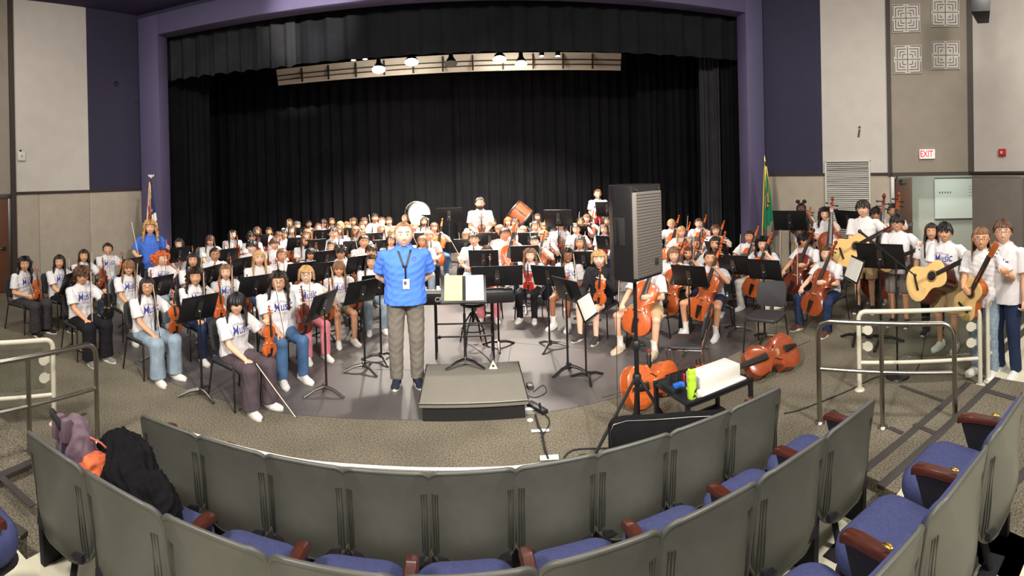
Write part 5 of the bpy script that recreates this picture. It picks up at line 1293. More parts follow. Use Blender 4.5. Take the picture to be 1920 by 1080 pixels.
def glasses_mesh():
    g = MB()
    for s_ in (-1, 1):
        g.tube([(s_ * .033 + .022 * math.cos(a), -.098 + .0 * math.cos(a), .010 + .019 * math.sin(a)) for a in [2 * math.pi * k / 16 for k in range(16)]], .0018, 6, closed=True)
        g.tube([(s_ * .055, -.096, .014), (s_ * .075, -.06, .014), (s_ * .080, .0, .010)], .0015, 5)
    g.tube([(-.011, -.1, .012), (0, -.104, .015), (.011, -.1, .012)], .0018, 5)
    return g.mesh('glasses', ['ebony'])
GLASSES = glasses_mesh()
HAIR = {}
def hair(style, fine=True, seed=0):
    key = (style, fine, seed if fine else seed % 3)
    if key in HAIR: return HAIR[key]
    P = dict(L=.30, open_=68, bangs=58, vol=1.0, curl=0.0, freq=40, low=96)
    P.update({
        'long': dict(L=.34), 'verylong': dict(L=.52, open_=66), 'longback': dict(L=.28, open_=104), 'wavy': dict(L=.30, vol=1.08, curl=.020, freq=26), 'curly': dict(L=.22, vol=1.18, curl=.030, freq=48),
        'bangs': dict(L=.22, bangs=86, open_=64, vol=1.06), 'longbangs': dict(L=.33, bangs=84), 'bob': dict(L=.10, bangs=62, vol=1.1), 'short': dict(L=0, open_=95, bangs=62, low=104, vol=1.02, curl=.004),
        'fringe': dict(L=0, open_=92, bangs=78, low=108, vol=1.06, curl=.006), 'mop': dict(L=.03, open_=84, bangs=80, low=112, vol=1.2, curl=.026, freq=52), 'crop': dict(L=0, open_=100, bangs=52, low=98, vol=.97), 'buzz': dict(L=0, open_=104, bangs=40, low=92, vol=.95),
        'tied': dict(L=0, open_=96, bangs=56, low=112, vol=1.0), 'redcurl': dict(L=.05, open_=94, bangs=60, low=112, vol=1.12, curl=.02, freq=56), 'chin': dict(L=.06, bangs=64, open_=72, vol=1.1, curl=.006)}[style])
    nu, nv = (84, 40) if fine else (48, 24)
    rx, ry, rz = .085 * P['vol'], .102 * P['vol'], .120 * (.5 + .5 * P['vol']); rm = .116
    th_s = R(P['low']); out = []; inn = []
    rg = np.random.RandomState(seed + 5); ph = rg.uniform(0, 6.28, 6)
    for j in range(nv + 1):
        for i in range(nu):
            a = 360 * i / nu; a = a if a <= 180 else a - 360; aa = abs(a)
            full = rm * th_s + P['L'] * (1 + .06 * math.sin(3 * a + ph[0]) * .3); frontL = rm * R(P['bangs'] + 6 * math.sin(R(a) * 9 + ph[1]) * (P['bangs'] > 70))
            o = P['open_']; k = min(max((aa - (o - 24)) / 26, 0), 1); k = k * k * (3 - 2 * k)
            if not P['L']: o2 = 60; k2 = min(max((aa - 44) / 30, 0), 1); side = rm * R(86); frontL = frontL + (side - frontL) * k2
            tot = frontL + (full - frontL) * k
            d = tot * (j / nv); th = d / rm
            if th <= th_s:
                cz_ = max(math.cos(th), 0); rd = 1 + .16 * cz_ * (1 - cz_); p = Vector((rx * rd * math.sin(th) * math.sin(R(a)), -ry * rd * math.sin(th) * math.cos(R(a)), rz * math.cos(th))); fall = 0
            else:
                fall = d - rm * th_s; kk = min(fall / .16, 1); kk = kk * kk * (3 - 2 * kk)
                tgt = 48 if aa < 100 else 138; ang = aa + (tgt - aa) * .75 * kk * (1 if P['L'] > .15 else 0); ang = R(math.copysign(ang, a))
                rr = 1 + (.30 if P['L'] > .15 else .05) * kk - .12 * max(0, fall - .2) / .3
                p = Vector((rx * rr * math.sin(th_s) * math.sin(ang), -ry * rr * math.sin(th_s) * math.cos(ang), rz * math.cos(th_s) - fall))
                if P['L'] > .15 and aa >= 100: p.y += .02 * kk
            w = .0035 * math.sin(R(a) * 23 + ph[2]) + .0025 * math.sin(R(a) * 41 + ph[3] + d * 18)
            hv = Vector((p.x, p.y, 0 if fall else p.z * .7)).normalized()
            if P['curl']: w += P['curl'] * .5 * (math.sin(d * P['freq'] * 2 + 5 * math.sin(R(a) * 5) + ph[4]) + math.sin(R(a) * 12 + d * P['freq'] + ph[5])) * min(1, j / 5)
            taper = 1 - .55 * (j / nv) ** 3
            out.append(p + hv * (w + .006)); inn.append(p - hv * (.012 * taper))
    V = [tuple(v) for v in out + inn]; O = len(out); Fc = []
    for j in range(nv):
        for i in range(nu):
            i2 = (i + 1) % nu; q = (j * nu + i, j * nu + i2, (j + 1) * nu + i2, (j + 1) * nu + i)
            Fc.append(q[::-1]); Fc.append(tuple(O + t for t in q))
    for i in range(nu):
        i2 = (i + 1) % nu; Fc.append((nv * nu + i, nv * nu + i2, O + nv * nu + i2, O + nv * nu + i)[::-1])
    mb = MB(); mb.add(V, Fc)
    if style in ('tied',): mb.ell((0, .105, .05), (.035, .035, .035), 14, 10)
    if style == 'redcurl':
        for k in range(14): mb.ell((rg.uniform(-.10, -.02), rg.uniform(.05, .13), rg.uniform(-.10, .05)), (.035, .035, .035), 10, 8)
    HAIR[key] = mb.mesh('hair', ['hair'], smooth=80); return HAIR[key]
_b = MB()
for sx in (-1, 1): _b.ell((sx * .06, .02, .15), (.042, .042, .040), 16, 12)
BUNS = _b.mesh('hair', ['hair'])

# shirt print, projected on the chest
def print_mesh():
    q = []
    for body_, size, cx, cz, bold in (('Music', .15, .005, 0, .0012),):
        c = bpy.data.curves.new('t', 'FONT'); c.body = body_; c.size = size; c.shear = .28 if size > .05 else 0; c.offset = bold; c.align_x = 'CENTER'; c.align_y = 'CENTER'
        o = bpy.data.objects.new('t', c); COL.objects.link(o); o.location = (cx, cz, 0)
        if size > .05: o.rotation_euler.z = R(7)
        dg = bpy.context.evaluated_depsgraph_get(); dg.update(); me = bpy.data.meshes.new_from_object(o.evaluated_get(dg))
        W = np.array([Matrix.Rotation(R(8), 3, 'Z') @ Vector((v.co.x * .66, v.co.y, 0)) for v in me.vertices]); W[:, 0] += cx; q.append((W, [tuple(p.vertices) for p in me.polygons]))
        bpy.data.objects.remove(o); bpy.data.curves.remove(c); bpy.data.meshes.remove(me)
    return q
PRINT = print_mesh()
def staff_lines():
    out = []
    for k in range(3):
        pts = [(-.10 + .02 * i, .050 + .009 * k + .012 * math.sin(i * .5)) for i in range(10)]
        V = []; Fc = []
        for i, (x, z) in enumerate(pts): V += [(x, z - .0012, 0), (x, z + .0012, 0)]
        for i in range(len(pts) - 1): Fc.append((2 * i, 2 * i + 2, 2 * i + 3, 2 * i + 1))
        out.append((np.array(V), Fc))
    rn_ = random.Random(2)
    for r_ in range(2):      # small unreadable line of print under the word
        x = -.055 + .02 * r_
        while x < .06 - .02 * r_:
            w_ = rn_.uniform(.004, .011); z = -.078 - .018 * r_; out.append((np.array([(x, z, 0), (x + w_, z, 0), (x + w_, z + .006, 0), (x, z + .006, 0)]), [(0, 1, 2, 3)])); x += w_ + .005
    return out
def shirt_print(bv, J, parent):
    mb = MB(); cz = J['chest'][2] - .005
    for k, (W, Fc) in enumerate(PRINT + staff_lines()):
        V = []
        for x, z, _ in W:
            h = bv.ray_cast(Vector((x, -.6, z + cz)), Vector((0, 1, 0)))[0]
            V.append((x, (h.y if h else -.08) - .004, z + cz))
        mb.add(V, Fc, 1 if k > 1 else 0)
    o = mb.build('shirt_print', ['ink', 'grey_ink'], parent, smooth=0); return o

SKIN = dict(pale=(240, 196, 172), fair=(232, 182, 152), tan=(214, 160, 124), olive=(205, 148, 112), brown=(150, 98, 72), dark=(98, 62, 46))
HAIRC = dict(black=(22, 18, 18), dark=(44, 32, 26), brown=(84, 58, 40), lbrown=(122, 88, 58), blond=(188, 150, 100), red=(190, 92, 44), grey=(92, 84, 78))
WHITE = (218, 216, 218)
LEGC = dict(black=(30, 28, 32), charcoal=(58, 54, 56), jeans=(74, 104, 142), light=(140, 158, 172), dark=(38, 50, 78), khaki=(186, 160, 120), mauve=(84, 72, 78), olive=(120, 118, 84), pink=(214, 130, 140), grey=(118, 112, 104), white=(210, 206, 198))
def person(X, label, posk='sit', arms='rest', gaze=0, tilt=0, hs='long', hc='black', skin='tan', legs='jeans', lc='jeans', fine=True, top=WHITE, smile=True, spread=0, build=1.0, gl=False, shoe=(222, 220, 216), sock=None, seed=0, pr=False, long_=False, group=None, tuck=0):
    me, HX, sx, leg, J = body(posk, arms, gaze, tilt, smile, fine, spread, build)
    root = bpy.data.objects.new('person', me); COL.objects.link(root); root.matrix_world = X; root['label'] = label; root['category'] = 'person'
    if group: root['group'] = group
    root.color = (*lin(SKIN[skin]), 1)
    def ch(name, me_, color, loc=None, par=root):
        o = bpy.data.objects.new(name, me_); COL.objects.link(o); o.parent = par
        if color: o.color = (*lin(color), 1)
        if loc is not None: o.matrix_local = loc
        return o
    sm, bv = shirt(posk, arms, fine, build, long_, seed=seed, tuck=tuck)
    so = ch('shirt', sm, top)
    if pr and bv: shirt_print(bv, J, so)
    ch('shorts' if 'short' in legs else 'trousers', trousers(posk, legs, fine, spread, build, seed), LEGC[lc])
    if hs: ch('hair', hair(hs, fine, seed), HAIRC[hc], HX)
    if gl: ch('glasses', GLASSES, None, HX)
    for s_ in (1, -1):
        a = leg[s_][2]; lm = Matrix.Translation((a.x, a.y + .0, 0)) @ Matrix.Rotation(R(s_ * 9), 4, 'Z')
        ch('shoe', SHOE, shoe, lm)
        if sock: ch('sock', SOCK, sock, Matrix.Translation((a.x, a.y, .06)))
    return root, HX, sx
# ------------------------------------------------------------------ the band
PODIUM = at(878, 700, 0)
SITZ, STDZ = 1.175, 1.588
WOOD = dict(o=(192, 92, 40), b=(140, 64, 32), d=(104, 40, 24), r=(150, 26, 24))
rnd = random.Random(11)
PLACED = []
def base_at(px, py, zc, s): p = at(px, py, zc * s); return Vector((p.x, p.y, 0))
def look(p, q): return math.atan2((q - p).x, -(q - p).y)
def wrap(a): return (a + math.pi) % (2 * math.pi) - math.pi
def wl(X, a, b, facing=(0, -1, 0)):
    m_ = X.to_3x3(); return along(X @ Vector(a), X @ Vector(b), m_ @ Vector(facing)) @ Matrix.Scale(m_.col[2].length, 4)
def fiddle(kit, X, a, b, who, col, word='violin', facing=(0, -1, 0)):
    L = wl(X, a, b, facing)
    c = WOOD.get(col, WOOD['o'])
    return kit.place(word.replace(' ', '_'), L, '%s %s of the %s' % ({'o': 'orange brown', 'b': 'brown', 'd': 'dark brown', 'r': 'deep red', 'k': 'black'}[col], word, who), word, word + 's held by the players', colors={'body': c, 'neck': c})
def bow(X, a, b, who): return BOW.place('bow', wl(X, a, b), 'bow of the ' + who, 'bow', 'bows held by the players')
def seat(p, rz, who, fine, near): 
    X = pose(p, rz)
    lb = 'black chair under the ' + who
    if near: CHAIR.place('chair', X, lb, 'chair', 'black chairs of the players')
    else: place_one(CHAIR_S, 'chair', X, lb, 'chair', 'black chairs of the players')
def player(px, py, who, hs, hc, skin='tan', arms='up', inst='v', col='o', legs='jeans', lc='jeans', turn=None, s=.92, fine=False, stand=False, gl=False, pr=False, desc=None, top=WHITE, spread=0, build=1.0, bw=True, sock=None, shoe=(222, 220, 216), smile=None, long_=False, gaze=None, tilt=0, chair=True, near=None, auto=True, bowto=None):
    near = fine if near is None else near
    best = None
    for ds in ((0,) if (stand or not auto) else (0, -.03, .03, -.06, .05, -.08)):
        q = base_at(px, py, STDZ if stand else SITZ, s + ds); m_ = min([(q - t[0]).length for t in PLACED] or [9])
        if best is None or m_ > best[0] + .04: best = (m_, s + ds, q)
        if m_ > .62: break
    s, p = best[1], best[2]
    while NP.dot(p) > 14.35: s += .02; p = base_at(px, py, STDZ if stand else SITZ, s)
    tocam = look(p, Vector((0, 0, 0))); topod = look(p, PODIUM)
    rz = tocam + wrap(topod - tocam) * .55 if turn is None else tocam + R(turn)
    g = max(-.9, min(.9, wrap(tocam - rz))) if gaze is None else R(gaze)
    if not fine and gaze is None: g += rnd.uniform(-.12, .12)
    X = pose(p, rz, s=s) @ Matrix.Diagonal((1.14, 1.10, 1, 1) if not stand else (1.08, 1.06, 1, 1))
    sd = rnd.randrange(1000)
    sm = (rnd.random() < .55) if smile is None else smile
    r_, HX, sx = person(X, desc, 'stand' if stand else 'sit', arms, g, tilt, hs, hc, skin, legs, lc, fine, top, sm, spread, build, gl, shoe, sock, sd, pr, long_)
    if not stand and chair: seat(p, rz, who, fine, near)
    V, C = (VIOLIN, CELLO) if near else (VIOLIN_S, CELLO_S)
    if col == 'k': V = VIOLIN_B
    j = rnd.uniform(-.04, .04)
    if inst == 'v':
        if stand and arms == 'front': fiddle(V, X, (.02, -.27, .80), (.02, -.23, 1.4), who, col); bw and bow(X, (-.02, -.30, .95), (.05, -.30, 1.6), who)
        elif stand: fiddle(V, X, (.22, -.24, .78), (.25, -.22, 1.4), who, col); bw and bow(X, (-.24, -.24, 1.03), (-.36, -.26, 1.7), who)
        elif arms == 'up': fiddle(V, X, (.17, -.34, .57), (.19 + j, -.29, 1.2), who, col); bw and bow(X, *(bowto or ((-.10, -.40, .60), (-.14 + 2 * j, -.42, 1.3))), who)
        elif arms == 'lap': fiddle(V, X, (.02, -.28, .57), (.02 + j, -.22, 1.2), who, col); bw and bow(X, (-.10, -.32, .62), (-.34 + j, -.36, 1.22), who)
        else: fiddle(V, X, (.02, -.33, .60), (.05 + j, -.30, 1.25), who, col); bw and bow(X, (-.08, -.38, .60), (-.12 + 2 * j, -.40, 1.3), who)
    elif inst == 'c':
        fiddle(C, X, (-.02, -.40, .28), (.17, -.03, 1.30), who, col, 'cello'); bw and bow(X, (-.21, -.42, .72), (-.13, -.50, 1.40), who)
    elif inst == 'B':
        fiddle(BASS, X, (.12, -.42, .20), (.18, -.14, 1.9), who, col, 'string bass')
    elif inst == 'G': GUITARRON.place('guitarron', wl(X, (-.33, -.27, .84), (.42, -.22, 1.27), (-.15, -1, .45)), 'large bodied pale top guitar of the ' + who, 'guitar')
    elif inst == 'g': GUITAR.place('guitar', wl(X, (-.12, -.23, .74), (.24, -.27, 1.40), (-.2, -1, .1)), 'guitar of the ' + who, 'guitar')
    elif inst == 'u': VIHUELA.place('guitar', wl(X, (-.20, -.22, .98), (.42, -.24, 1.27), (0, -1, .1)), 'small dark sided guitar of the ' + who, 'guitar')
    elif inst == 'w':   # dark clarinet upright
        mb = MB(); mb.lathe([(.03, 0), (.016, .05), (.012, .1), (.012, .5), (.009, .56), (.006, .62), (.001, .62)], n=12, X=Matrix.Identity(4))
        o = mb.build('clarinet', 'ebony', label='black clarinet held upright by the girl in ripped jeans', cat='clarinet'); o.matrix_world = wl(X, (.10, -.34, .62), (.12, -.26, 1.25))
        for k in range(6):
            q = MB(); q.cyl((0, -.014, .14 + .06 * k), (0, -.018, .14 + .06 * k), .008, n=8); q.build('key', 'chrome', o)
    PLACED.append((p, who, rz)); return X, r_, HX

NEAR = [  # px, py, who, label, hair, colour, skin, keyword options
 (46, 495, 'girl with wavy black hair at the far left', 'wavy', 'black', 'tan', dict(arms='lap', legs='wide', lc='charcoal', turn=42, pr=True, col='o', shoe=(34, 32, 34), s=.93)),
 (111, 491, 'girl with very long black hair, second from the left edge', 'verylong', 'black', 'tan', dict(arms='up', legs='slim', lc='black', turn=38, pr=True, col='o', inst='v', shoe=(60, 58, 60))),
 (157, 480, 'dark haired girl behind the curly haired player in glasses', 'long', 'dark', 'tan', dict(arms='up', legs='jeans', lc='dark', turn=30, pr=True, col='b')),
 (154, 517, 'curly brown haired player in glasses with a black violin', 'mop', 'brown', 'tan', dict(arms='up', legs='wide', lc='black', turn=30, pr=True, gl=True, col='k', smile=False, s=.95, shoe=(120, 118, 118))),
 (202, 467, 'smiling girl with tied back dark hair by the left wall', 'tied', 'dark', 'tan', dict(arms='up', legs='jeans', lc='light', turn=22, pr=True, smile=True, col='o')),
 (276, 537, 'girl in glasses with very long black hair, light jeans', 'verylong', 'black', 'tan', dict(arms='up', legs='wide', lc='light', turn=34, pr=True, gl=True, col='o', s=.93)),
 (443, 569, 'girl with black fringe in mauve trousers at the front', 'bangs', 'black', 'fair', dict(arms='up', legs='wide', lc='mauve', turn=38, pr=True, smile=False, col='o', bw=True, s=.91, bowto=((-.10, -.42, .60), (.10, -.80, .02)))),
 (241, 502, 'girl with grey brown hair and dark sleeves', 'longbangs', 'lbrown', 'tan', dict(arms='up', legs='jeans', lc='white', turn=26, pr=True, col='b')),
 (302, 485, 'red curly haired player looking sideways', 'redcurl', 'red', 'fair', dict(arms='up', legs='jeans', lc='light', turn=28, gaze=28, pr=True, smile=True)),
 (366, 519, 'girl with curly dark brown hair in dark jeans', 'curly', 'dark', 'tan', dict(arms='up', legs='jeans', lc='dark', turn=30, pr=True, col='o', smile=True)),
 (423, 510, 'girl with long light brown hair behind the large left stand', 'long', 'lbrown', 'fair', dict(arms='up', legs='jeans', lc='dark', turn=24, pr=True, col='b')),
 (522, 528, 'girl in glasses with a blue side stripe on her jeans', 'wavy', 'dark', 'tan', dict(arms='up', legs='jeans', lc='jeans', turn=22, pr=True, gl=True, build=1.25, s=.97, smile=True, col='d')),
 (574, 515, 'short blond haired player in pink trousers and glasses', 'chin', 'blond', 'pale', dict(arms='up', legs='jeans', lc='pink', turn=18, pr=True, gl=True, col='o', smile=True)),
 (635, 504, 'girl with light brown fringe in olive shorts', 'longbangs', 'lbrown', 'tan', dict(arms='up', legs='shorts', lc='olive', turn=14, pr=True, col='b', smile=True)),
 (696, 491, 'girl with straight dark hair in ripped jeans holding a clarinet', 'long', 'dark', 'tan', dict(arms='up', legs='jeans', lc='light', turn=10, pr=True, inst='w')),
 (913, 473, 'smiling brown haired girl behind the stage piano', 'long', 'brown', 'fair', dict(arms='rest', legs='jeans', lc='pink', turn=0, pr=False, smile=True, col='b', bw=False)),
 (994, 479, 'young girl holding a deep red violin', 'wavy', 'lbrown', 'pale', dict(arms='lap', legs='slim', lc='black', turn=-12, pr=True, col='r', s=.87, smile=True)),
 (1065, 479, 'long haired girl in glasses beside the black jacket player', 'long', 'black', 'brown', dict(arms='lap', legs='shorts', lc='khaki', turn=-22, pr=True, gl=True, col='b', sock=(225, 220, 214), smile=True)),
 (1123, 485, 'blond player in a black jacket', 'chin', 'blond', 'pale', dict(arms='up', legs='shorts', lc='black', turn=-28, pr=False, col='o', top=(40, 38, 42), shoe=(60, 56, 56), long_=True)),
 (1213, 496, 'cello player hidden behind the big loudspeaker', 'short', 'brown', 'fair', dict(arms='cellolow', inst='c', legs='shorts', lc='khaki', turn=-24, pr=True, spread=.14, sock=(228, 226, 220), shoe=(196, 176, 150), s=.95)),
 (1332, 484, 'cello player with cropped black hair and white socks', 'crop', 'black', 'tan', dict(arms='cello', inst='c', legs='shorts', lc='dark', turn=-26, spread=.14, sock=(222, 220, 216), smile=False, pr=False, bw=False)),
 (1264, 478, 'light brown haired cello player right of the loudspeaker', 'bob', 'lbrown', 'fair', dict(arms='cello', inst='c', legs='jeans', lc='black', turn=-20, spread=.14, bw=False)),
 (1290, 475, 'brown haired girl behind the large tilted stand', 'long', 'brown', 'tan', dict(arms='cello', inst='c', legs='jeans', lc='dark', turn=-20, spread=.14, bw=False)),
 (1430, 458, 'dark haired cello girl in a black waistcoat', 'curly', 'black', 'fair', dict(arms='cello', inst='c', legs='jeans', lc='white', turn=-28, spread=.14)),
 (1510, 451, 'curly black haired cello boy near the right wall', 'mop', 'black', 'tan', dict(arms='cellolow', inst='c', legs='jeans', lc='black', turn=-34, spread=.14, col='d', smile=True, s=.95)),
 (1550, 476, 'smiling cello girl with tied brown hair and blue jeans', 'tied', 'brown', 'fair', dict(arms='cellolow', inst='c', legs='jeans', lc='dark', turn=-36, spread=.14, col='b', smile=True, shoe=(90, 60, 48), s=.93)),
]
for px, py, who, hs, hc, sk, kw in NEAR:
    kw = dict(kw); kw['fine'] = True
    player(px, py, who, hs, hc, sk, desc='seated ' + who + (' in white T-shirt' if kw.get('top', WHITE) == WHITE and len(who.split()) < 10 else ''), **kw)

STANDING = [
 (281, 427, 'woman in a blue polo shirt', 'curly', 'blond', 'fair', dict(arms='fiddle', legs='slacks', lc='black', turn=10, s=.98, top=(72, 112, 206), smile=True, col='o'), 'standing woman in a blue polo shirt with blond wavy hair beside the left flag'),
 (900, 381, 'bearded man', 'crop', 'dark', 'fair', dict(arms='front', legs='slacks', lc='black', turn=0, s=1.08, inst='v', col='b', bw=False), 'standing bearded man in white T-shirt at the back by the chimes'),
 (1121, 364, 'standing boy at the back curtain', 'crop', 'lbrown', 'fair', dict(arms='front', legs='jeans', lc='jeans', turn=-6, s=1.05, inst='v', col='r', pr=True, smile=True), 'standing boy in white T-shirt at the back curtain with a red violin'),
 (1503, 392, 'player with two hair buns', 'crop', 'black', 'dark', dict(arms='cellolow' if False else 'bass', legs='shorts', lc='khaki', turn=-14, s=.96, inst='C'), 'standing player with two hair buns left of the white blind'),
 (1547, 402, 'bass player with long curly dark hair', 'curly', 'dark', 'fair', dict(arms='bass', legs='jeans', lc='black', turn=-10, s=.93, inst='B', col='b', smile=True), 'bass player with long curly dark hair before the white blind'),
 (1619, 391, 'tall boy with short dark hair', 'fringe', 'dark', 'fair', dict(arms='guitar', legs='long_shorts', lc='khaki', turn=-14, s=1.08, inst='G', shoe=(50, 50, 56), smile=False), 'tall standing boy with short dark hair playing a large pale guitar'),
 (1643, 402, 'bass player behind the tall guitar boy', 'fringe', 'black', 'tan', dict(arms='bass', legs='jeans', lc='black', turn=-14, s=.98, inst='B', col='d'), 'bass player with black hair half hidden behind the tall guitar boy'),
 (1675, 396, 'bass player with a pale headband', 'tied', 'dark', 'tan', dict(arms='bass', legs='jeans', lc='black', turn=-20, s=.97, inst='B', col='b'), 'bass player with tied hair standing nearest the open brown door'),
 (1683, 418, 'smiling guitar boy in glasses', 'fringe', 'black', 'tan', dict(arms='guitar', legs='long_shorts', lc='grey', turn=-16, s=.98, inst='u', gl=True, smile=True, shoe=(40, 40, 44)), 'smiling boy in glasses holding a small dark sided guitar'),
 (1747, 434, 'laughing girl with long dark hair', 'long', 'dark', 'tan', dict(arms='side', legs='jeans', lc='black', turn=-10, s=.93, inst=None, smile=True, shoe=(40, 40, 44)), 'laughing girl with long dark hair standing before the whiteboard'),
 (1773, 435, 'guitar boy in tan shorts', 'fringe', 'black', 'tan', dict(arms='guitar', legs='long_shorts', lc='khaki', turn=-24, s=.98, inst='G', smile=True, pr=True), 'boy in tan shorts and white shoes playing a large pale guitar'),
 (1842, 447, 'guitar girl in glasses beside the tall man', 'longback', 'lbrown', 'tan', dict(arms='guitar', legs='jeans', lc='light', turn=-30, s=1.0, inst='g', gl=True, smile=True), 'girl in glasses with brown hair holding an amber guitar'),
 (1884, 434, 'tall man in dark glasses at the right edge', 'short', 'brown', 'fair', dict(arms='side', legs='jeans', lc='dark', turn=-38, s=1.05, build=1.1, inst=None, gl=True, pr=True, smile=True), 'tall man in dark rimmed glasses and white T-shirt at the right edge'),
]
for px, py, who, hs, hc, sk, kw, lb in STANDING:
    X, r_, HX = player(px, py, who, hs, hc, sk, desc=lb, fine=True, stand=True, **kw)
    if 'buns' in who:
        o = bpy.data.objects.new('hair_buns', BUNS); COL.objects.link(o); o.parent = r_; o.color = (*lin(HAIRC['black']), 1); o.matrix_local = HX
        fiddle(CELLO, X, (.10, -.34, .45), (.20, -.12, 1.5), who, 'o', 'cello')
    if 'bearded' in who:
        b = MB(); b.ell((0, -.055, -.078), (.062, .045, .045), 16, 10); o = b.build('beard', 'hair', r_); o.color = (*lin(HAIRC['dark']), 1); o.matrix_local = HX
# conductor
cp = at(764, 722, 0); CX = pose(cp, look(cp, Vector((0, 0, 0))) + R(2), s=1.11) @ Matrix.Diagonal((1.04, 1.04, 1, 1))
cr_, HX, sx = person(CX, 'tall smiling man in a bright blue polo shirt standing left of the podium', 'stand', 'back', 0, 0, 'buzz', 'lbrown', 'pale', 'slacks', 'grey', True, (84, 132, 236), True, 0, 1.2, False, (40, 44, 60), None, 4, False, tuck=.05)
for ch_ in cr_.children:
    if ch_.name.startswith('hair'): ch_.color = (*lin((170, 128, 98)), 1)
bv = SHIRT[('stand', 'back', True, 1.2, False, 4)][1]
def onchest(x, z, off=.005):
    h = bv.ray_cast(Vector((x, -.8, z)), Vector((0, 1, 0)))[0]; return Vector((x, (h.y if h else -.12) - off, z))
b = MB()
for s_ in (-1, 1):
    P = [onchest(s_ * (.070 - .062 * k / 8), 1.455 - .19 * k / 8, .006) for k in range(9)]
    for k in range(8):
        d_ = Vector((.011, 0, 0)); b.add([P[k] - d_, P[k] + d_, P[k + 1] + d_, P[k + 1] - d_, P[k] - d_ + Vector((0, .004, 0)), P[k] + d_ + Vector((0, .004, 0)), P[k + 1] + d_ + Vector((0, .004, 0)), P[k + 1] - d_ + Vector((0, .004, 0))], [(0, 3, 2, 1), (4, 5, 6, 7), (0, 1, 5, 4), (1, 2, 6, 5), (2, 3, 7, 6), (3, 0, 4, 7)])
P = [onchest(.004, 1.275 - .02 * k, .008) for k in range(7)]; b.tube(P, .009, 6)
ly = b.build('lanyard', 'black_metal', cr_, label='black lanyard')
b = MB(); q = onchest(.008, 1.10, .012); b.box(tuple(q), (.065, .004, .10)); bd = b.build('badge', 'paper', ly, label='white name badge')
b = MB(); b.box((q.x - .01, q.y - .003, q.z + .012), (.028, .002, .034)); b.build('photo', 'bag_mauve', ly)
for ch_ in cr_.children:
    if ch_.name.startswith('shirt'):
        b = MB()
        for s_ in (-1, 1):
            V = [Vector((s_ * .010, -.082, 1.425)), Vector((s_ * .085, -.088, 1.405)), Vector((s_ * .078, -.045, 1.475)), Vector((s_ * .040, -.070, 1.482))]
            W = [v + Vector((0, .008, -.004)) for v in V]; b.add(V + W, [(0, 1, 2, 3), (7, 6, 5, 4), (0, 4, 5, 1), (1, 5, 6, 2), (2, 6, 7, 3), (3, 7, 4, 0)])
        b.tube([(.068 * math.cos(t), .01 + .062 * math.sin(t), 1.475 + .006 * math.sin(t)) for t in [math.pi * (-.25 + 1.5 * k / 12) for k in range(13)]], .014, 8)
        o = b.build('collar', 'cloth', ch_); o.color = (*lin((84, 132, 236)), 1)
        b = MB(); c_ = onchest(.095, 1.345, .004)
        for k in range(9): a = k * .7; b.box((c_.x + .018 * math.cos(a), onchest(c_.x + .018 * math.cos(a), c_.z + .018 * math.sin(a), .004).y, c_.z + .018 * math.sin(a)), (.008, .003, .008))
        b.box((c_.x, c_.y, c_.z - .032), (.05, .003, .005)); b.build('chest_emblem', mat('violet_thread', (120, 70, 170), .8), ch_)
b = MB(); b.tube([(.172 * math.cos(t), .128 * math.sin(t), .93) for t in [2 * math.pi * k / 24 for k in range(24)]], .016, 8, closed=True); b.box((0, -.14, .93), (.05, .012, .035)); b.build('belt', 'arm_wood', cr_)

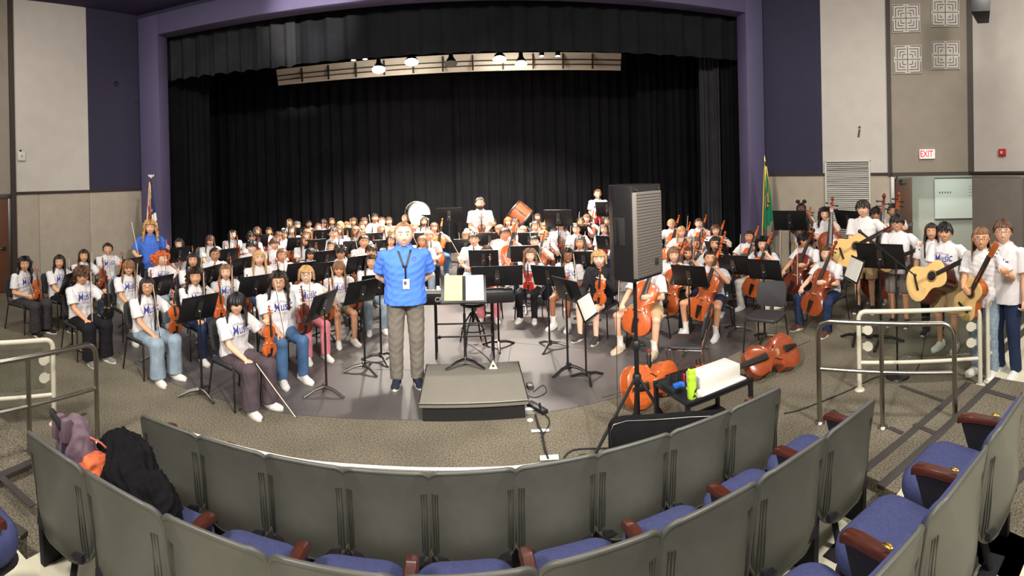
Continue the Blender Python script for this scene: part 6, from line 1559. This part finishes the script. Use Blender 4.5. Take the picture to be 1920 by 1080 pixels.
ROWS = [
 ('rearmost left row', [(543, 418, 'long', 'brown'), (557, 423, 'short', 'grey'), (579, 420, 'short', 'black'), (607, 419, 'bangs', 'dark'), (622, 416, 'long', 'brown'), (638, 423, 'long', 'blond'), (650, 423, 'short', 'lbrown'), (663, 416, 'bob', 'brown'), (683, 416, 'chin', 'brown'), (703, 409, 'short', 'dark'), (716, 416, 'tied', 'brown'), (729, 415, 'short', 'brown'), (760, 411, 'tied', 'lbrown'), (795, 416, 'long', 'dark')]),
 ('second left row from back', [(436, 440, 'verylong', 'dark'), (482, 434, 'long', 'brown'), (504, 434, 'tied', 'dark'), (547, 432, 'long', 'dark'), (597, 427, 'tied', 'brown'), (625, 437, 'short', 'dark', 1.05), (636, 432, 'long', 'brown'), (667, 434, 'long', 'lbrown'), (679, 425, 'tied', 'brown'), (715, 428, 'long', 'blond'), (736, 438, 'wavy', 'blond'), (777, 425, 'tied', 'blond'), (814, 427, 'long', 'brown')]),
 ('third left row from back', [(394, 451, 'longbangs', 'brown'), (473, 444, 'mop', 'dark'), (515, 457, 'fringe', 'brown'), (522, 444, 'short', 'brown'), (532, 440, 'short', 'dark'), (572, 451, 'long', 'brown'), (576, 439, 'bob', 'lbrown'), (589, 437, 'tied', 'brown'), (677, 440, 'tied', 'brown'), (733, 451, 'long', 'dark'), (792, 453, 'long', 'lbrown'), (804, 442, 'tied', 'blond')]),
 ('fourth left row from back', [(336, 458, 'long', 'dark'), (403, 477, 'tied', 'dark'), (472, 463, 'fringe', 'black'), (529, 479, 'tied', 'lbrown'), (582, 476, 'longbangs', 'black'), (622, 462, 'long', 'dark'), (638, 474, 'mop', 'dark'), (682, 453, 'tied', 'dark', 1.03), (696, 471, 'fringe', 'dark')]),
 ('fifth left row from back', [(280, 465, 'wavy', 'black'), (362, 488, 'long', 'black'), (485, 484, 'long', 'blond')]),
 ('rearmost right row', [(887, 418, 'long', 'brown'), (906, 420, 'tied', 'brown'), (925, 418, 'short', 'dark'), (953, 416, 'bob', 'red'), (966, 418, 'short', 'dark'), (1008, 408, 'long', 'brown'), (1048, 411, 'long', 'lbrown'), (1089, 416, 'tied', 'dark'), (1100, 410, 'short', 'lbrown'), (1139, 415, 'long', 'dark')]),
 ('second right row from back', [(896, 429, 'chin', 'dark'), (937, 432, 'tied', 'lbrown'), (958, 433, 'long', 'brown'), (981, 432, 'short', 'blond'), (1004, 424, 'tied', 'dark'), (1020, 426, 'long', 'lbrown'), (1050, 423, 'tied', 'brown'), (1081, 430, 'tied', 'dark'), (1133, 430, 'long', 'brown')]),
 ('third right row from back', [(875, 443, 'tied', 'lbrown'), (889, 449, 'short', 'dark', 1.03), (947, 439, 'short', 'black', 1.05), (1003, 453, 'short', 'black'), (1019, 442, 'short', 'blond', 1.03), (1088, 455, 'long', 'grey', 1.0)]),
 ('cello rows beside the speaker', [(1259, 420, 'crop', 'blond'), (1278, 435, 'long', 'blond'), (1310, 419, 'tied', 'brown'), (1342, 432, 'bob', 'brown'), (1305, 457, 'long', 'grey'), (1341, 457, 'long', 'dark'), (1405, 444, 'tied', 'dark')]),
]
HW = dict(long='long', verylong='very long', short='short', bangs='fringed', bob='bobbed', chin='chin length', tied='tied back', wavy='wavy', mop='curly', fringe='fringed short', longbangs='long fringed', crop='cropped', curly='curly')
CW = dict(black='black', dark='dark', brown='brown', lbrown='light brown', blond='blond', red='auburn', grey='greyish brown')
SK = ['pale', 'fair', 'fair', 'tan', 'tan', 'tan', 'olive']
ordn += ['tenth', 'eleventh', 'twelfth', 'thirteenth', 'fourteenth', 'fifteenth']
for rname, lst in ROWS:
    lst = sorted(lst, key=lambda t: t[0])
    for k, q in enumerate(lst):
        px, py, hs, hc = q[:4]; s = (q[4] if len(q) > 4 else .97) - .05
        who = 'player %s from left in %s' % (ordn[k], rname)
        cello = 'cello' in rname or (px, py) in ((1003, 453), (947, 439), (1100, 410), (814, 427))
        arms = 'cello' if cello else rnd.choice(['up', 'up', 'lap', 'rest'])
        sk = 'fair' if hc in ('blond', 'red') else rnd.choice(SK)
        player(px, py, who, hs, hc, sk, arms=arms, inst='c' if cello else 'v', col=rnd.choice('oobbr') if not cello else 'o', legs=rnd.choice(['jeans', 'slim', 'wide']), lc=rnd.choice(['jeans', 'light', 'dark', 'black', 'charcoal']),
               s=s, spread=.14 if cello else 0, gl=rnd.random() < .15, bw=rnd.random() < .62, desc='%s %s hair, white T-shirt, %s from left in %s' % (HW[hs], CW[hc], ordn[k], rname), near=(py > 450))

# ------------------------------------------------------------------ music stands
ST = [(246, 500), (335, 478), (426, 481), (394, 517), (296, 538, 40), (130, 530, 62), (372, 578, 34), (478, 537, 30), (457, 499), (485, 452), (563, 437), (557, 457), (563, 510, 30, 'p'), (604, 442), (591, 461), (613, 509, 20), (611, 485), (651, 438), (663, 464), (604, 573, 56),
      (678, 547, 38), (710, 535, 20), (674, 496), (699, 448), (794, 414), (788, 448), (873, 461), (918, 448), (922, 435), (907, 485), (984, 476, 0), (1029, 518, -24), (992, 448), (1047, 409), (1139, 392), (1084, 435), (1139, 455), (1095, 488, -14), (1065, 545, -52, 'p'), (1293, 518, -24), (1376, 497, -24), (1433, 506, -22), (1542, 441, -14), (1592, 413), (1345, 470), (842, 404), (720, 462), (1172, 440)]
used = {}
def stand_at(px, py, turn=None, kit=None, s=1.0, label=None, zc=1.0):
    p = at(px, py, zc * s)
    while NP.dot(p) > 14.1: s += .03; p = at(px, py, zc * s)
    p.z = 0
    tocam = look(p, Vector((0, 0, 0))); topod = look(p, PODIUM)
    away = (topod if turn is None else tocam + R(turn)) + math.pi
    n = sorted(PLACED, key=lambda q: (q[0] - p).length)
    if label is None:
        for q in n:
            if q[1] not in used: used[q[1]] = 1; label = 'black music stand before the ' + q[1]; break
    return (kit or STAND).place('music_stand', pose(p, away, s=s), label, 'music stand', 'black music stands among the players')
for q in ST:
    stand_at(q[0], q[1], q[2] if len(q) > 2 else None, STAND_P if len(q) > 3 else None, s=1.32 if (q[0], q[1]) in ((1047, 409), (1139, 392), (842, 404), (1592, 413)) else (.96 if q[1] < 470 else 1.0))
stand_at(932, 518, 2, make_stand(w=.72, legm='dull_steel'), 1.0, 'extra wide black music stand just behind the stage piano')
stand_at(1651, 481, -18, make_stand(w=.56), 1.2, 'tall black music stand in front of the guitar boys')
stand_at(1481, 414, -10, STAND, 1.34, 'tall black music stand before the player with two hair buns')
stand_at(1602, 505, 112, make_stand(paper='paper'), 1.0, 'music stand seen edge on with a white folder, before the right railing')
stand_at(1100, 575, -112, STAND_P, .86, 'low music stand with white sheet music before the black jacket player')

# ------------------------------------------------------------------ empty chairs, cellos on the floor
p = at(1436, 592, .45); p.z = 0; CHAIR.place('chair', pose(p, look(p, Vector((0, 0, 0))) + R(-22)), 'empty black chair facing the camera beside the cello on the floor', 'chair')
p = at(1288, 640, .45); p.z = 0; CHAIR_C.place('chair', pose(p, look(p, Vector((0, 0, 0))) + R(-100)), 'empty chair with chrome legs seen from the side, behind the cart', 'chair')
p = at(388, 500, .45); p.z = 0; CHAIR.place('chair', pose(p, look(p, Vector((0, 0, 0))) + R(10)), 'empty grey backed chair among the left players', 'chair')
p = at(1397, 520, .5); p.z = 0; CHAIR.place('chair', pose(p, look(p, Vector((0, 0, 0))) + R(-20)), 'empty black chair behind the cropped hair cello player', 'chair')
a, b = at(1488, 652, .215), at(1345, 706, .17)
CELLO.place('cello', along(a, b, (-.3, -.8, .62)), 'dark orange cello lying on the floor right of the cart', 'cello', colors={'body': WOOD['b'], 'neck': WOOD['b']})
a, b = at(1172, 733, .215), at(1300, 690, .13)
CELLO.place('cello', along(a, b, (-.25, -.9, .3)), 'orange cello lying behind the loudspeaker stand and the cart', 'cello', colors={'body': WOOD['o'], 'neck': WOOD['o']})

# ------------------------------------------------------------------ microphone stand
mbase = at(1683, 706, 0); tip = pt(1631, 5.6); tip.z = 1.70; jn = Vector((mbase.x, mbase.y, 1.18))
tip = at(1632, 442, 1.62); tail = at(1768, 548, 1.18)
root = empty('microphone_stand', Matrix.Translation(mbase), 'black boom microphone stand with round base before the guitar players', 'microphone stand'); iv = Matrix.Translation(-mbase)
b = MB(); b.lathe([(.001, .03), (.05, .028), (.13, .018), (.14, 0), (.001, 0)], n=28); b.build('base', 'black_metal', root)
b = MB(); b.cyl((0, 0, .02), (0, 0, 1.35), .011); b.build('pole', 'black_metal', root)
jn = mbase + Vector((0, 0, 1.35)); d_ = (tip - tail).normalized()
b = MB(); b.cyl(jn - d_ * .35, jn + d_ * .62, .008, X=iv); b.ell(tuple(jn - d_ * .35), (.02, .02, .02), X=iv); b.build('boom', 'black_metal', root)
b = MB(); b.cyl(jn + d_ * .60, jn + d_ * .74, .013, .018, X=iv); b.ell(tuple(jn + d_ * .76), (.026, .026, .026), X=iv); b.build('microphone', 'black_plastic', root)

# ------------------------------------------------------------------ percussion by the back curtain
def bass_drum(X, rad, dep, side, label):
    root = empty('bass_drum', X, label, 'bass drum')
    RX = Matrix.Rotation(R(90), 4, 'X')
    b = MB(); b.lathe([(rad, -dep / 2), (rad, dep / 2)], n=36, X=RX); b.build('shell', side, root)
    for sg_ in (-1, 1):
        b = MB(); b.lathe([(.001, 0), (rad * .97, 0), (rad * .985, .012), (.001, .014)], n=36, X=Matrix.Translation((0, sg_ * (dep / 2 + .005), 0)) @ RX); b.build('drum_head', 'white_paint', root)
        b = MB(); b.tube([(rad * 1.03 * math.cos(t), sg_ * dep / 2, rad * 1.03 * math.sin(t)) for t in [2 * math.pi * k / 32 for k in range(32)]], .018, 8, closed=True); b.build('hoop', 'dull_steel', root)
    for k in range(8):
        t = 2 * math.pi * (k + .5) / 8; b = MB(); b.cyl((rad * 1.07 * math.cos(t), -dep / 2, rad * 1.07 * math.sin(t)), (rad * 1.07 * math.cos(t), dep / 2, rad * 1.07 * math.sin(t)), .007, n=6); b.box((rad * 1.04 * math.cos(t), 0, rad * 1.04 * math.sin(t)), (.03, .10, .03)); b.build('tension_rod', 'chrome', root)
    return root
def at_dist(px, py, d): p = pt(px, d); r_ = ray(px, py); p.z = EYE + r_.z / math.hypot(r_.x, r_.y) * d; return p
dp = at_dist(781, 400, 14.2); root = bass_drum(pose(dp, look(dp, Vector((0, 0, 0))) + R(14)), .31, .36, 'dull_steel', 'upright white headed bass drum at the back curtain')
b = MB()
for sx in (-1, 1):
    b.tube([(sx * .30, -.15, -dp.z), (sx * .28, 0, -.28)], .014, 6); b.tube([(sx * .30, .15, -dp.z), (sx * .28, 0, -.28)], .014, 6)
b.build('stand', 'black_metal', root)
dp = at_dist(972, 402, 14.0); root = bass_drum(pose(dp, look(dp, Vector((0, 0, 0))) + R(82), 0, R(0)) @ Matrix.Rotation(R(40), 4, 'X'), .30, .46, mat('drum_wood', (150, 76, 48), .4, vary=(8, .2)), 'wooden bass drum tilted diagonally on its stand at the back')
b = MB(); b.cyl((0, 0, -.35), (0, .1, -.45), .02); b.build('bracket', 'black_metal', root)
st = empty('drum_stand', Matrix.Translation((dp.x, dp.y, 0)), 'black folding stand under the tilted wooden bass drum', 'stand')
for sx in (-1, 1):
    for sy in (-1, 1): b = MB(); b.cyl((sx * .3, sy * .2, 0), (sx * .12, sy * .1, dp.z - .40), .014, n=6); b.build('leg', 'black_metal', st)
sp = at(851, 466, 0)
root = empty('snare_drum', Matrix.Translation((sp.x, sp.y, .78)), 'chrome snare drum on a tripod stand at the back', 'drum')
b = MB(); b.lathe([(.178, 0), (.178, .14)], n=28); b.build('shell', 'chrome', root)
b = MB(); b.lathe([(.001, .15), (.18, .15), (.186, .14), (.186, .12), (.001, .12)], n=28); b.build('drum_head', 'white_paint', root)
for k in range(8):
    t = k * math.pi / 4; b = MB(); b.box((.187 * math.cos(t), .187 * math.sin(t), .07), (.02, .02, .11)); b.build('lug', 'dull_steel', root)
root = empty('snare_stand', Matrix.Translation(sp), 'chrome tripod stand under the snare drum', 'stand')
b = MB(); b.cyl((0, 0, .2), (0, 0, .72), .014); b.build('pole', 'chrome', root)
for k in range(3):
    t = R(30 + 120 * k); b = MB(); b.tube([(0, 0, .45), (.26 * math.cos(t), .26 * math.sin(t), .01)], .010, 6); b.build('leg', 'chrome', root); b = MB(); b.tube([(0, 0, .68), (.15 * math.cos(t), .15 * math.sin(t), .76)], .008, 6); b.build('basket_arm', 'chrome', root)
tq = at_dist(854, 416, 14.6)
b = MB(); b.tube([(-.07, 0, -.06), (.07, 0, -.06), (.01, 0, .07), (-.055, 0, -.04)], .008, 6); b.cyl((0, 0, .07), (0, 0, .16), .002, n=4); o = b.build('triangle', 'chrome', label='steel triangle hanging above the snare drum', cat='triangle'); o.location = tq
cq = at(889, 470, 0) - NP * .3
root = empty('tubular_chimes', Matrix.Translation(cq), 'rack of gold chimes behind the bearded man', 'chimes')
for k in range(6):
    b = MB(); b.cyl((-.14 + .055 * k, 0, .45), (-.14 + .055 * k, 0, 1.98 - .02 * k), .019); b.build('chime', 'brass', root)
b = MB(); b.box((0, 0, 2.0), (.46, .06, .04)); b.box((0, 0, .1), (.46, .3, .04)); b.cyl((-.22, 0, .1), (-.22, 0, 2.0), .016); b.cyl((.22, 0, .1), (.22, 0, 2.0), .016); b.build('frame', 'dull_steel', root)
x0, x1 = at_dist(1022, 417, 13.8), at_dist(1092, 418, 13.4); xm = (x0 + x1) / 2; xrz = math.atan2((x1 - x0).y, (x1 - x0).x)
root = empty('xylophone', pose((xm.x, xm.y, 0), xrz), 'long wooden bar percussion behind the rearmost right row', 'xylophone')
for k in range(22): b = MB(); b.box((-.55 + .052 * k, 0, .98), (.042, .34 - .006 * k, .02)); b.build('bar', 'maple', root)
b = MB(); b.box((0, 0, .93), (1.25, .36, .05)); b.build('frame', 'black_metal', root)
for sx in (-1, 1): b = MB(); b.box((sx * .55, 0, .46), (.05, .3, .92)); b.build('leg', 'black_metal', root)

# ------------------------------------------------------------------ flags
def flag(base, h, name, label, cols, seed, lean=(0, 0)):
    root = empty(name, Matrix.Translation(base), label, 'flag')
    b = MB(); b.cyl((0, 0, .02), (0, 0, h), .014); b.build('pole', 'brass' if 'green' in label else 'arm_wood', root)
    b = MB(); b.lathe([(.001, .06), (.05, .055), (.15, .03), (.16, 0), (.001, 0)], n=24); b.build('base', 'brass', root)
    f = MB()
    if 'striped' in label: f.ell((0, 0, h + .05), (.02, .018, .045), 12, 8); f.ell((-.045, 0, h + .06), (.045, .01, .022), 12, 8, rot=Matrix.Rotation(R(35), 4, 'Y')); f.ell((.045, 0, h + .06), (.045, .01, .022), 12, 8, rot=Matrix.Rotation(R(-35), 4, 'Y'))
    else: f.tube([(0, 0, h), (0, 0, h + .03), (0, 0, h + .09), (0, 0, h + .16)], [.012, .028, .018, .002], 10)
    f.build('finial', 'brass' if 'green' in label else 'white_paint', root)
    # hanging cloth: pleats fanning out from the top of the pole
    K, Rw = 40, 24; V = []; Fc = []; mi = []
    for j in range(Rw + 1):
        t = j / Rw; z = h - .06 - t * 1.45; wd = .03 + .24 * t ** .8
        for i in range(K + 1):
            u = i / K; x = (u - .42) * wd * 1.25; y = -.03 - .045 * math.sin(u * 22 + seed) * (t + .15) - .02 * math.sin(u * 9 + 2 * t)
            V.append((x, y, z + .10 * (u - .5) * t + .25 * u * t * (1 if seed else .6)))
    for j in range(Rw):
        for i in range(K): q = j * (K + 1) + i; Fc.append((q, q + 1, q + K + 2, q + K + 1)); mi.append(cols(i / K, j / Rw))
    n0 = len(V); V += [(x, y + .006, z) for x, y, z in V]; Fc += [tuple(n0 + k for k in reversed(f_)) for f_ in Fc]; mi += mi
    mb = MB(); mb.add(V, Fc); mb.m = mi
    mats = [mat(name + '_c%d' % k, c, .8, bump=(200, .2, .002)) for k, c in enumerate(([(178, 32, 44), (232, 228, 222), (36, 44, 96), (222, 180, 70)] if seed == 0 else [(24, 132, 92), (216, 178, 66), (70, 120, 190), (222, 180, 70)]))]
    mb.build('cloth', mats, root, smooth=70)
    b = MB(); b.tube([V[j * (K + 1)] for j in range(Rw + 1)], .012, 6); b.build('fringe', mats[3], root)
    b = MB(); b.tube([(.0, -.04, h - .08), (-.03, -.09, h - .5), (.01, -.08, h - .9)], .008, 6); b.ell((.01, -.08, h - .95), (.02, .02, .05)); b.tube([(.02, -.04, h - .08), (.05, -.09, h - .45), (.04, -.08, h - .8)], .008, 6); b.ell((.04, -.08, h - .86), (.02, .02, .05)); b.build('tassel_cord', 'brass', root)
fb = at_dist(283, 330, 10.4); hh = fb.z; fb.z = 0
def us(u, t):
    if u > .66 and t < .5: return 1 if (int(u * 60) % 4 == 0 and int(t * 30) % 3 == 0) else 2
    return 0 if int(u * 9 + t * 2) % 2 == 0 else 1
flag(fb, hh - .06, 'flag', 'striped and starred flag hanging furled on a pole beside the left column', us, 0)
fb = at_dist(1434, 300, 11.0); hh = fb.z; fb.z = 0
def wa(u, t):
    if .25 < u < .6 and .45 < t < .66: return 1 if (u < .3 or u > .52) else 2
    return 0
flag(fb, hh - .06, 'flag', 'green flag with gold cord hanging on a pole beside the right column', wa, 1)
